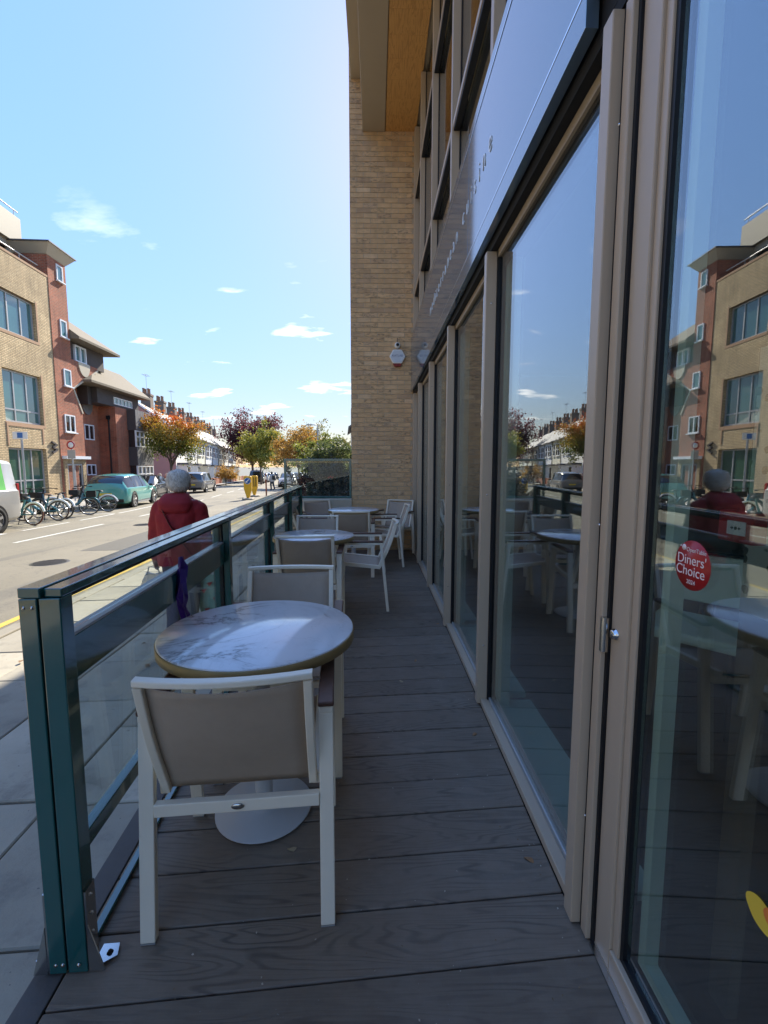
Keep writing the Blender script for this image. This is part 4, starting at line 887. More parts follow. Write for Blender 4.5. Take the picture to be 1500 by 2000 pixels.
for ci,(a,b) in enumerate(cols):
    for fi,(z0,z1) in enumerate(floors):
        tr={0:.66,1:3.86,2:None}[fi]
        framed_window(cb,S_(a)+.02,S_(b)-.02,Z_(z0)+.02,Z_(z1)-.02,FD-.22,m_alu,m_greenblind if fi==0 else m_tealglass,3,None if tr is None else Z_(tr),.075,.05)
        mk=MB(); mk.box(FD+.001,FD+.015,S_(a)-.05,S_(b)+.12,Z_(z0)-.14,Z_(z0)); 
        if fi>0: mk.box(FD+.001,FD+.012,S_(b)+.002,S_(b)+.12,Z_(z0)+.002,Z_(z1)+.1)
        cb.put(mk,'brick_surround',m_stonecap)
    mk=MB(); mk.box(FD+.001,FD+.03,S_(a),S_(a)+.09,Z_(2.25),Z_(3.24)); mk.box(FD+.001,FD+.03,S_(b)-.20,S_(b)-.11,Z_(2.4),Z_(3.1)); mk.box(FD+.001,FD+.03,S_(a)+.0905,S_(b)-.11,Z_(3.1)+.002,Z_(3.1)+.07); cb.put(mk,'recess_shadow_line',m_stonecap)  # brown strips draw the recess edges and the thin shadow along them
mk=MB(); mk.box(FD+.001,FD+.05,S_(-16),S_(24.4),-1,Z_(-.12)); cb.put(mk,'plinth',m_stone)
mk=MB(); 
for a,b in (((23.80,2.52),(24.16,2.38)),((24.16,2.38),(23.83,2.26)),((23.83,2.26),(24.18,2.16)),((24.18,2.16),(23.80,1.98))): mk.bar((FD+.05,S_(a[0]),Z_(a[1])),(FD+.05,S_(b[0]),Z_(b[1])),.09,.10,(1,0,0))
cb.put(mk,'wall_emblem',m_clad)
mk=MB(); mk.box(-26,-18.4,S_(-16),27.3,Z_(10.7),13.3); cb.put(mk,'penthouse',m_darkglass)
mk=MB(); mk.box(-26.5,-18.0,S_(-16.5),27.4,13.302,14.7); cb.put(mk,'penthouse_roof',m_creampanel); mk=MB(); mk.box(-18.38,-18.2,26.6,27.2,Z_(10.7),13.3); mk.box(-18.3,-18.2,S_(-16),26.59,12.9,13.3); cb.put(mk,'penthouse_frame',m_creampanel)
mk=MB(); mk.tube([(-18.05,S_(-16),15.0),(-18.05,27.3,15.0)],.035,6); 
for s in np.arange(S_(-15),27.4,1.5): mk.tube([(-18.05,s,14.7),(-18.05,s,15.0)],.02,6)
cb.put(mk,'penthouse_rail',m_alu)
# --- red brick flats
rb=SB('red_brick_flats',30,FD,'red brick block of flats with dark timber bays and hipped tile roofs','building')
T0,T1=S_(24.45)+.012,S_(25.9)
mk=MB(); mk.box(FD-4,FD+.03,T0,T1,-1.0,12.75); rb.put(mk,'tower',m_redbrick)
ez=12.76; ov=.40
mk=MB(); a0,a1,b0,b1=T0-.35,T1+ov,FD-4.5,FD+ov
mk.add([(FD+.04,T0-.02,ez),(FD+.04,T1+.02,ez),(FD-4.2,T1+.02,ez),(FD-4.2,T0-.02,ez),(b1,a0,ez+.48),(b1,a1,ez+.48),(b0,a1,ez+.48),(b0,a0,ez+.48)],[(0,1,5,4),(1,2,6,5),(2,3,7,6),(3,0,4,7),(3,2,1,0),(4,5,6,7)]); rb.put(mk,'eaves_soffit',m_creampanel)
mk=MB(); mk.add([(b1+.05,a0-.05,ez+.485),(b1+.05,a1+.05,ez+.485),(b0,a1+.05,ez+.485),(b0,a0-.05,ez+.485),(b1+.05,a0-.05,ez+.55),(b1+.05,a1+.05,ez+.55),(b0,a1+.05,ez+.55),(b0,a0-.05,ez+.55),(FD-1.9,(a0+a1)/2,ez+.95)],[(3,2,1,0),(0,1,5,4),(1,2,6,5),(2,3,7,6),(3,0,4,7),(4,5,8),(5,6,8),(6,7,8),(7,4,8)]); rb.put(mk,'tower_roof',m_slate)
for a,b,c,e,nv in ((25.12,25.62,10.75,11.55,1),(25.12,25.64,7.98,8.85,1),(25.14,25.74,5.5,6.38,1),(24.95,25.82,3.1,4.02,2)): framed_window(rb,S_(a),S_(b),Z_(c),Z_(e),FD+.031,m_upvc,m_tealglass if nv==1 else m_darkglass,nv,None,.07,.05,sill=True)
poly=[(T1+.002,-1.0),(S_(26.64),-1.0),(S_(26.64),Z_(4.23)),(S_(25.92),Z_(5.49)),(S_(28.42),Z_(6.90)),(S_(28.42),Z_(7.03)),(T1+.002,Z_(7.03))]
mk=MB(); mk.prism([(s,z) for s,z in poly],'x',FD-1.10,FD+.012); rb.put(mk,'front_wall',m_redbrick)
mk=MB()
for (sa,za),(sb,zb) in (((26.64,4.23),(25.92,5.49)),((25.92,5.49),(28.42,6.90))): mk.bar((FD+.02,S_(sa),Z_(za)),(FD+.02,S_(sb),Z_(zb)),.10,.06,(1,0,0))
rb.put(mk,'gable_coping',m_stone)
RD=-17.65
mk=MB(); mk.box(RD-4,RD,T1,33.15,-1.0,Z_(7.0)); rb.put(mk,'recess_wall',m_redbrick)
for a,b,c,e in ((26.57*1.177,27.56*1.177,1.36+(4.94-1.36)*1.177,1.36+(5.72-1.36)*1.177),(26.67*1.177,27.62*1.177,1.36+(2.81-1.36)*1.177,1.36+(3.67-1.36)*1.177),(26.65*1.177,27.58*1.177,.70,1.43)): framed_window(rb,a,b,c,e,RD+.001,m_upvc,m_darkglass,2,None,.07,.05)
for (sc_,zt,dd,k) in ((27.05,7.02,FD+.013,1.1),(27.1,4.90,RD+.002,1.177)):
    mk=MB(); pts=[(k*sc_+.60*math.cos(t)*k/1.1,1.36+(zt-1.36)*k+.80*math.sin(t)) for t in np.linspace(math.pi,2*math.pi,18)]; mk.prism(pts,'x',dd,dd+.05); rb.put(mk,'half_round_panel',m_creampanel if k<1.15 else m_clad2)
# entrance
mk=MB(); mk.box(FD+.0125,FD+.30,S_(24.55),S_(26.7),Z_(1.70),Z_(1.86)); rb.put(mk,'entrance_canopy',m_upvc)
mk=MB(); mk.box(FD+.0125,FD+.10,S_(24.6),S_(24.84),-1,Z_(1.69)); mk.box(FD+.0125,FD+.10,S_(26.2),S_(26.5),-1,Z_(1.69)); mk.box(FD+.0125,FD+.10,S_(24.84)+.001,S_(26.2)-.001,Z_(1.45),Z_(1.69)); rb.put(mk,'entrance_surround',m_creambrick)
framed_window(rb,S_(24.86),S_(26.18),G(29,-16.5)+.02,Z_(1.44),FD+.02,m_alu,m_darkglass,2,None,.09,.05,name='entrance_door')
# upper cladding and roof 1
mk=MB(); mk.box(FD-3,FD-.25,T1+.002,S_(29.6),Z_(7.035),8.76); rb.put(mk,'timber_cladding',m_clad)
framed_window(rb,S_(26.55),S_(27.62),Z_(7.06),Z_(7.95),FD-.249,m_upvc,m_tealglass,2,None,.08,.12,sill=True)
def hip(mb,s0,s1,dF,dB,ze,rs0,rs1,dr,zr,th=.14):
    e=[(dF,s0,ze),(dF,s1,ze),(dB,s1,ze),(dB,s0,ze)]; r0,r1=(dr,rs0,zr),(dr,rs1,zr); up=lambda q:(q[0],q[1],q[2]+th)
    mb.add([*e,*[up(q) for q in e],r0,r1],[(3,2,1,0),(0,1,5,4),(1,2,6,5),(2,3,7,6),(3,0,4,7),(4,5,9,8),(5,6,9),(6,7,8,9),(7,4,8)])
mk=MB(); hip(mk,T1+.01,33.2,-15.95,-21,8.765,T1+.011,31.5,-18.2,10.6); rb.put(mk,'roof',m_tile)
# stair block, upper band and roof 2
mk=MB(); mk.box(RD+.002,FD,33.2,38.5,-1.0,5.45); rb.put(mk,'stair_block',m_redbrick)
mk=MB(); mk.tube([(RD+.7,33.13,4.55),(RD+.7,33.13,-.7)],.05,8); mk.box(RD+.60,RD+.80,33.02,33.19,4.55,4.80); rb.put(mk,'downpipe',m_black)
mk=MB(); mk.box(RD-.4,FD-.12,31.3,37.0,5.46,6.46); mk.box(RD+.002,FD-.5,30.9,31.29,5.3,6.46); rb.put(mk,'timber_band',m_clad)
framed_window(rb,33.3,35.9,5.62,6.12,FD-.119,m_upvc,m_tealglass,5,None,.06,.05)
mk=MB(); hip(mk,29.5,37.6,-15.95,-20.0,6.47,33.0,36.6,-17.65,8.25); rb.put(mk,'roof',m_tile)
# projecting bay with panels and windows
BD=-15.9
for z0,z1,k in ((3.95,5.44,0),(2.72,3.94,1),(1.35,2.71,0),(-.30,1.34,1)):
    if k==0:
        n=7; sw=(37.45-34.8)/n
        mk=MB(); mk.box(FD+.001,BD,34.8,37.45,z0,z1); pn=rb.put(mk,'bay_panel',m_clad)
        for i in range(n): mk=MB(); mk.box(BD+.001,BD+.02,34.8+i*sw+.01,34.8+(i+1)*sw-.01,z0+.02,z1-.02); rb.put(mk,'bay_board',m_clad2)
    else:
        mk=MB(); mk.box(FD+.001,BD-.10,34.9,37.35,z0,z1); rb.put(mk,'bay_core',m_darkglass)
        framed_window(rb,34.8,37.45,z0+.005,z1-.005,BD-.08,m_upvc,m_darkglass,4,z0+(z1-z0)*.62,.09,.08)
mk=MB(); mk.box(FD-1,FD+.02,37.62,38.5,-1,5.3); rb.put(mk,'end_pier',m_redbrick)
mk=MB(); mk.box(FD-6,FD-1.001,37.0,38.5,-1,6.4); rb.put(mk,'end_wall',m_redbrick)
# garden walls in front of the flats
gw=SB('brick_garden_wall',40,-15.2,'low red brick garden wall with pale ball caps on its piers','wall')
for s in np.arange(38.9,47.5,2.1):
    b=-.9-(s-38.9)*.12; zb=G(s,-15.2)
    mk=MB(); mk.box(-15.45+b,-15.05+b,s,s+.4,zb-.1,zb+1.15); gw.put(mk,'pier',m_redbrick); mk=MB(); mk.lathe([(0,.30),(.12,.25),(.16,.14),(.10,.03),(.14,0)],14,(-15.25+b,s+.2,zb+1.15)); gw.put(mk,'ball_cap',m_stone)
    mk=MB(); mk.box(-15.33+b,-15.17+b,s+.401,s+2.09,zb-.1,zb+.75); gw.put(mk,'panel',m_redbrick)
    mk=MB(); 
    for q in np.arange(s+.5,s+2.05,.14): mk.tube([(-15.25+b,q,zb+.75),(-15.25+b,q,zb+1.12)],.012,5)
    gw.put(mk,'iron_railing',m_black)
gw2=SB('planted_front_wall',33,-15.2,'low brick front wall with a clipped russet hedge outside the flats','wall')
for s in (29.6,36.2):
    zb=G(s,-15.4); mk=MB(); mk.box(-15.7,-15.4,s,s+2.6,zb-.1,zb+.9); gw2.put(mk,'wall_panel',m_redbrick); mk=MB(); mk.box(-15.75,-15.35,s-.02,s+2.62,zb+.902,zb+.98); gw2.put(mk,'wall_coping',m_stone)
# --- terrace of white houses, following the bend
TA=A+math.atan(.115)
t0=SW(49,-18.5,0); tdir=Vector((-math.sin(TA),math.cos(TA),0)); tn=Vector((math.cos(TA),math.sin(TA),0))
tints=[(.74,.70,.62),(.78,.76,.70),(.70,.66,.52),(.76,.75,.73),(.66,.68,.70),(.78,.72,.58)]
m_tr=[M('render_%d'%i,c,.85,0,.06,1) for i,c in enumerate(tints)]
words=['pink gabled end','second','third','fourth','fifth','sixth','seventh','eighth','ninth','tenth']
for i in range(9):
    W=5.0; org=t0+tdir*(W*i); zg=gz(org.x,org.y); org.z=zg
    lb='end terrace house with a plain pink gable wall and white rooflights' if i==0 else f'white two storey terrace house with bay window, {words[i]} along from the pink gable'
    B=empty('terrace_house',org,TA,lb,'house','terrace houses')
    def hp(mb,nm,mat,par=None): return mb.build(nm,mat,par or B)
    E=4.9-.02*W*i-zg; wm=m_tr[i%6]
    mk=MB(); mk.box(-8,0,.004,W-.004,-.5,E); hp(mk,'wall',wm if i else m_render)
    mk=MB()
    if i==0: mk.add([(0,-.02,-.5),(-8,-.02,-.5),(-8,-.02,E),(-4,-.02,E+3.0),(0,-.02,E),(0,.003,-.5),(-8,.003,-.5),(-8,.003,E),(-4,.003,E+3.0),(0,.003,E)],[(0,1,2,3,4),(9,8,7,6,5),(0,5,6,1),(1,6,7,2),(2,7,8,3),(3,8,9,4),(4,9,5,0)]); hp(mk,'gable_wall',m_pink); mk=MB()
    y0=.0 if i else -.10
    mk.add([(.30,y0,E-.12),(.30,W,E-.12),(-4,W,E+3.0),(-4,y0,E+3.0),(-8.2,W,E-.1),(-8.2,y0,E-.1),(.30,y0,E+.02),(.30,W,E+.02),(-4,W,E+3.14),(-4,y0,E+3.14),(-8.2,W,E+.04),(-8.2,y0,E+.04)],[(0,1,2,3),(3,2,4,5),(7,6,9,8),(8,9,11,10),(0,6,7,1),(4,10,11,5),(0,3,9,6),(3,5,11,9),(1,7,8,2),(2,8,10,4)]); rf=hp(mk,'roof',m_slate)
    if i==0:
        mk=MB(); mk.bar((.25,-.06,E+.08),(-4,-.06,E+3.2),.16,.10,(0,1,0)); mk.build('verge_board',m_upvc,rf)
        for q in (1.2,2.9): mk=MB(); mk.bar((-.9,q,E+.93),(-2.1,q,E+1.80),.9,.05,(0,0,1)); mk.build('rooflight',m_tealglass,rf)
    mk=MB(); mk.box(-4.5,-3.5,W-.55,W+.55,E+2.2,E+4.4) if i<8 else mk.box(-4.5,-3.5,W-.9,W-.1,E+2.2,E+4.4); mk.box(-4.56,-3.44,W-.61,W+.61,E+4.2,E+4.42) if i<8 else None
    chm=mk.build('chimney',M('chimney_%d'%i,(.20,.15,.115),.9,0,.2,6),rf)
    mk=MB()
    for q in range(5): mk.lathe([(.12,0),(.10,.5),(.13,.55),(.11,.62)],10,(-4+(.22 if q%2 else -.22),W-.42+q*.21 if i<8 else W-.5,E+4.42))
    mk.build('chimney_pot',M('pot_%d'%i,(.28,.16,.10),.85),chm)
    if i%2==0: mk=MB(); mk.tube([(-4,W,E+4.9),(-4,W,E+6.6)],.02,5); mk.tube([(-4.0,W-.7,E+6.5),(-4.0,W+.7,E+6.5)],.015,5); [mk.tube([(-4.3,W+k,E+6.5),(-3.7,W+k,E+6.5)],.01,4) for k in (-.6,-.3,0,.3,.6)]; mk.build('aerial',m_alu,chm)
    for a in (.75,1.75,3.35):    # upper sashes
        mk=MB(); mk.box(.001,.06,a,a+.85,E-2.05,E-.45); f_=hp(mk,'window',m_upvc); mk=MB(); mk.box(.061,.066,a+.08,a+.77,E-1.98,E-1.28); mk.box(.061,.066,a+.08,a+.77,E-1.20,E-.52); mk.build('pane',m_darkglass,f_)
        mk=MB(); mk.box(.001,.16,a-.08,a+.93,E-2.15,E-2.052); mk.build('sill',m_render,f_)
    mk=MB(); mk.prism([(0.002,.55),(.9,.9),(.9,2.3),(.002,2.65)],'z',-.4,2.35); bay=hp(mk,'bay',wm)
    mk=MB(); mk.prism([(0.002,.40),(1.05,.80),(1.05,2.4),(.002,2.8)],'z',2.352,2.55); mk.build('bay_roof',m_slate,bay)
    mk=MB(); mk.box(.901,.93,1.05,2.15,.6,2.1); mk.build('bay_window',m_darkglass,bay)
    mk=MB(); mk.box(.001,.05,3.3,4.3,-.3,2.1); dr=hp(mk,'door',M('door_%d'%i,random.choice([(.05,.09,.16),(.30,.04,.04),(.04,.12,.08),(.12,.12,.13)]),.4)); mk=MB(); mk.box(.002,.75,3.1,4.6,2.3,2.45); hp(mk,'porch_roof',m_slate)
    mk=MB(); mk.tube([(.08,W-.12,E-.1),(.08,W-.12,-.4)],.045,6); hp(mk,'downpipe',m_black)
    mk=MB(); mk.box(1.9,2.1,.1,2.9,-.4,.75); mk.box(1.9,2.1,3.9,4.9,-.4,.75); hp(mk,'front_wall',m_redbrick if i%3 else m_creambrick)
# house on the near side beyond the hedge
hb=empty('corner_house',(-2.0,40,gz(-2,40)),R(4),'white rendered house with a tall chimney beyond the green trees','house')
mk=MB(); mk.box(0.0,8,0,9,-.5,5.3); mk.build('wall',m_render,hb)
mk=MB(); mk.add([(-.35,-.3,5.2),(-.35,9.3,5.2),(4,9.3,8.0),(4,-.3,8.0),(8.3,9.3,5.2),(8.3,-.3,5.2),(-.35,-.3,5.34),(-.35,9.3,5.34),(4,9.3,8.15),(4,-.3,8.15),(8.3,9.3,5.34),(8.3,-.3,5.34)],[(0,1,2,3),(3,2,4,5),(7,6,9,8),(8,9,11,10),(0,6,7,1),(4,10,11,5),(0,3,9,6),(3,5,11,9),(1,7,8,2),(2,8,10,4)]); rf=mk.build('roof',m_slate,hb)
mk=MB(); mk.box(-.05,.75,3,4.2,5.2,7.3); ck=mk.build('chimney',M('chimney_b',(.24,.17,.13),.9,0,.2,6),rf)
mk=MB(); [mk.lathe([(.11,0),(.09,.45),(.12,.5)],10,(.35,3.2+.28*q,7.3)) for q in range(4)]; mk.build('chimney_pot',M('pot_b',(.28,.16,.10),.85),ck)
for a in (1.0,5.0): mk=MB(); mk.box(-.06,-.001,a,a+1.2,2.9,4.5); f_=mk.build('window',m_upvc,hb); mk=MB(); mk.box(-.066,-.061,a+.1,a+1.1,3.0,4.4); mk.build('pane',m_darkglass,f_)

# ================================================================== VEHICLES
m_carblack=M('car_black_trim',(.012,.012,.013),.35,0,.1); m_redlamp=M('tail_lamp',(.35,.01,.012),.15,0,.1); m_lamp=M('head_lamp',(.65,.66,.68),.1,0,.05); m_plate=M('yellow_plate',(.70,.52,.04),.4,0,.04); m_plw=M('white_plate',(.75,.75,.73),.4,0,.04)
def car(name,label,loc,rz,paint,L=4.3,W=1.80,Hh=1.50,kind='hatch',glass=None,group='cars parked along the street',plate='AB12 CDE',wr=.32):
    """length along +Y (front), origin on the ground"""
    r=empty(name,loc,rz,label,'car' if kind!='van' else 'van',group); glass=glass or m_darkglass; h=W/2
    # stations: y, z_bot, z_belt, z_top, half width belt, half width roof
    if kind=='van':  st=[(-.50,.45,1.02,1.03,.90,.86),(-.495,.30,1.10,1.60,.97,.80),(-.475,.26,1.12,1.93,1.0,.84),(-.40,.25,1.12,1.97,1.0,.85),(.0,.25,1.12,1.98,1.0,.85),(.20,.25,1.12,1.93,1.0,.83),(.34,.25,1.10,1.16,.99,.75),(.46,.28,.92,.95,.92,.7),(.50,.40,.75,.78,.78,.6)]
    elif kind=='suv': st=[(-.50,.50,.86,.88,.86,.80),(-.49,.32,.96,1.06,.95,.80),(-.455,.26,.98,Hh*.93,1.0,.76),(-.36,.25,.98,Hh,1.0,.77),(.0,.25,.97,Hh,1.0,.77),(.10,.25,.96,Hh*.97,1.0,.74),(.24,.25,.96,1.0,.99,.72),(.42,.27,.88,.92,.94,.70),(.49,.36,.72,.75,.82,.62),(.50,.45,.60,.62,.76,.6)]
    elif kind=='sedan': st=[(-.50,.48,.84,.86,.84,.74),(-.485,.32,.90,.95,.93,.76),(-.40,.25,.92,1.0,.99,.72),(-.24,.23,.92,Hh*.97,1.0,.68),(-.05,.22,.91,Hh,1.0,.69),(.08,.22,.90,Hh*.96,1.0,.66),(.24,.22,.89,.92,.99,.70),(.40,.24,.80,.83,.95,.70),(.48,.32,.66,.69,.84,.62),(.50,.42,.55,.58,.74,.56)]
    else: st=[(-.50,.44,.84,.90,.86,.78),(-.49,.30,.93,1.15,.95,.76),(-.465,.25,.95,1.30,.98,.72),(-.40,.22,.95,Hh*.955,1.0,.71),(-.12,.22,.94,Hh,1.0,.72),(.10,.22,.93,Hh*.95,1.0,.69),(.30,.22,.92,.97,.99,.72),(.43,.24,.82,.86,.94,.68),(.487,.32,.66,.69,.82,.62),(.50,.42,.56,.58,.74,.56)]
    rings=[]
    for (y,zb,zl,zt,wl_,wt) in st:
        Y=y*L; w=wl_*h; t=wt*h
        half=[(w*.86,zb),(w*.985,zb+.10),(w,zb+(zl-zb)*.5),(w*.985,zl-.02),(w*.955,zl+.015),(t+(w*.955-t)*.10,zl+(zt-zl)*.90),(t*.90,zt+.0),(t*.45,zt+.022)]
        pts=[(x,Y,z) for x,z in half]+[(-x,Y,z) for x,z in half[::-1]]
        rings.append(pts)
    n=len(rings[0]); mk=MB(); vs_=[q for g in rings for q in g]; fs=[]; mi=[]
    ns=len(rings)
    gl0={'van':2,'suv':2,'sedan':3,'hatch':2}[kind]
    for i in range(ns-1):
        tall0=st[i][3]-st[i][2]>.25; tall1=st[i+1][3]-st[i+1][2]>.25
        for j in range(n):
            f=(i*n+j,i*n+(j+1)%n,(i+1)*n+(j+1)%n,(i+1)*n+j); side=j in (4,n-6); top=j in (5,6,7,8,9)
            m_=0
            if side and tall0 and tall1 and not(kind=='van' and st[i][0]<-.45): m_=1
            elif tall0 and tall1 and abs(st[i+1][3]-st[i][3])>.14 and j in (5,6,7,8,9): m_=1
            elif (tall0!=tall1) and j in (4,5,6,7,8,9,10): m_=1 if not (side) else 0
            fs.append(f); mi.append(m_)
    b0=0
    mk.v=[tuple(q) for q in vs_]; mk.f=fs; mk.m=mi; mk.s=[True]*len(fs)
    mk.add(rings[0],[tuple(range(n))[::-1]],0); mk.add(rings[-1],[tuple(range(n))],0)
    bo=mk.build('body',[paint,glass],r); bmo=bo.modifiers.new('b','BEVEL'); bmo.width=.015; bmo.segments=2; bmo.limit_method='ANGLE'; bmo.angle_limit=R(35)
    # side window dividers
    mk=MB()
    for y in ((-.27,-.02) if kind!='van' else (-.22,.05)):
        for sg in (-1,1):
            zt=Hh*.95 if kind!='van' else 1.88; zl=.95 if kind!='van' else 1.13; mk.bar((sg*(h*.958),y*L,zl),(sg*(h*.735 if kind!='van' else h*.86),y*L,zt),.06,.012,(1,0,0))
    mk.build('pillar',m_carblack if kind!='van' else paint,r)
    mk=MB(); 
    for sg in (-1,1): mk.box(sg*h*.90-.05,sg*h*.90+.05,-L*.30,L*.28,.20,.30)
    mk.build('sill_trim',m_carblack if kind!='hatch' else m_alu,r,bevel=.02)
    # wheels
    for y in (-.31*L,.30*L):
        for sg in (-1,1):
            x=sg*(h-.085)
            mk=MB(); mk.lathe([(wr+.055,-.002),(wr+.055,.004)],28,(sg*(h-.004) if sg>0 else -h,y,wr+.01),'x'); ar=mk.build('wheel_arch',m_carblack,r)
            w_=empty('wheel',(x,y,wr),0); w_.parent=r
            mk=MB(); mk.lathe([(wr*.66,-.10),(wr*.93,-.105),(wr,-.08),(wr,.08),(wr*.93,.105),(wr*.66,.10)],28,(0,0,0),'x',close=True); mk.build('tyre',m_tyre,w_)
            mk=MB(); mk.lathe([(wr*.665,-.09),(wr*.665,.09),(wr*.60,.095),(wr*.58,.04),(wr*.58,-.04),(wr*.60,-.095)],28,(0,0,0),'x',close=True); mk.lathe([(0,.085*sg),(wr*.17,.08*sg),(wr*.2,.03*sg)],16,(0,0,0),'x')
            for k in range(5):
                t=2*math.pi*k/5+.3; mk.bar((.07*sg,math.cos(t)*wr*.14,math.sin(t)*wr*.14),(.085*sg,math.cos(t)*wr*.60,math.sin(t)*wr*.60),wr*.20,.03,(1,0,0))
            mk.build('rim',m_rim,w_); mk=MB(); mk.lathe([(0,.0),(wr*.57,.0)],20,(0.02*sg,0,0),'x'); mk.build('brake_disc',m_carblack,w_)
    # lamps, plates, mirrors
    for sg in (-1,1):
        mk=MB(); mk.box(sg*h*.70-.14,sg*h*.70+.14,-L*.497,-L*.472,.80,.93) if kind!='van' else mk.box(sg*h*.90-.05,sg*h*.90+.055,-L*.500,-L*.480,.85,1.30); mk.build('tail_lamp',m_redlamp,r,bevel=.015)
        mk=MB(); mk.box(sg*h*.66-.16,sg*h*.66+.16,L*.455,L*.490,.60,.72); mk.build('headlight',m_lamp,r,bevel=.02)
        mk=MB(); mk.box(sg*h*1.04-.08,sg*h*1.04+.08,L*.17,L*.17+.10,.94,1.06) if kind!='van' else mk.box(sg*h*1.05-.08,sg*h*1.05+.08,L*.25,L*.25+.12,1.15,1.4); mk.build('mirror',m_carblack,r,bevel=.03)
    mk=MB(); mk.box(-h*.80,h*.80,-L*.503,-L*.470,.30,.46); mk.build('rear_bumper',m_carblack,r,bevel=.02); mk=MB(); mk.box(-h*.7,h*.7,L*.470,L*.5045,.28,.42); mk.build('front_bumper',m_carblack,r,bevel=.02)
    mk=MB(); mk.box(-.26,.26,-L*.5065,-L*.499,.62,.73); mk.build('number_plate',m_plate,r); mk=MB(); mk.box(-.26,.26,L*.5,L*.508,.46,.57); mk.build('number_plate',m_plw,r)
    return r
def paint(name,c,rough=.22,metal=.25): return M(name,c,rough,metal,.05,2,coat=.7)
def at(s,d,dz=-.12): p=SW(s,d); return (p.x,p.y,gz(p.x,p.y)+dz+.004)
hd=lambda s: A if s<17 else A+math.atan(.115)
teal=car('parked_car','shiny teal hatchback with a dark tailgate parked beside the hire bikes',at(23.1,-11.25),hd(23)-R(1),paint('teal_car',(.10,.36,.32),.2,.1),4.35,1.85,1.56,'hatch',plate='LM23',wr=.36)
mk=MB(); mk.box(-.72,.72,-2.15,-2.06,.80,1.04); mk.build('tailgate_panel',m_carblack,teal,bevel=.02)
van=car('delivery_van','silver grey van with bright green livery on its rear side windows',at(11.02,-10.42),A+math.pi,paint('silver_van',(.36,.355,.34),.32,.3),5.1,1.92,1.98,'van',glass=M('green_livery',(.12,.42,.055),.2,0,.5,1.6,coat=.5),wr=.35)
car('parked_car','dark blue grey saloon facing up the street beyond the teal hatchback',at(30.2,-13.3),hd(30)+math.pi,paint('navy_car',(.030,.034,.045)),4.5,1.82,1.45,'sedan')
car('parked_car','silver people carrier with a yellow number plate under the orange street tree',at(38.2,-12.6),hd(38)-R(4),paint('silver_mpv',(.27,.26,.235)),4.3,1.78,1.62,'suv')
car('parked_car','black off-roader parked past the bollards by the lime green tree',(-16.6,64.0,gz(-16.6,64)-.118),hd(60),paint('black_suv',(.012,.012,.016)),4.7,1.95,1.85,'suv')
car('parked_car','white hatchback facing the bollards beside the orange pavement tree',(-9.35,48.6,gz(-9.35,48.6)-.118),hd(50)+math.pi-R(3),paint('white_car',(.62,.61,.58)),4.2,1.80,1.5,'hatch')
cc_=[(.55,.55,.55),(.35,.36,.38),(.60,.58,.55),(.05,.06,.08),(.50,.50,.50),(.25,.03,.03)]
for k,(x,y,rev) in enumerate([(-17.6,71.5,0),(-18.7,78.5,0),(-19.7,85.5,0),(-20.7,93,0),(-10.4,57.5,1),(-11.4,65,1),(-12.4,73,1)]):
    car('parked_car',['small car parked in the line beyond the black off-roader','car parked in the line behind the white hatchback'][rev],(x,y,gz(x,y)-.118),hd(70)+(math.pi if rev else 0),paint('far_car_%d'%k,cc_[k%6]),4.2,1.8,1.5,'hatch',group=['far cars beyond the black off-roader','far cars behind the white hatchback'][rev])
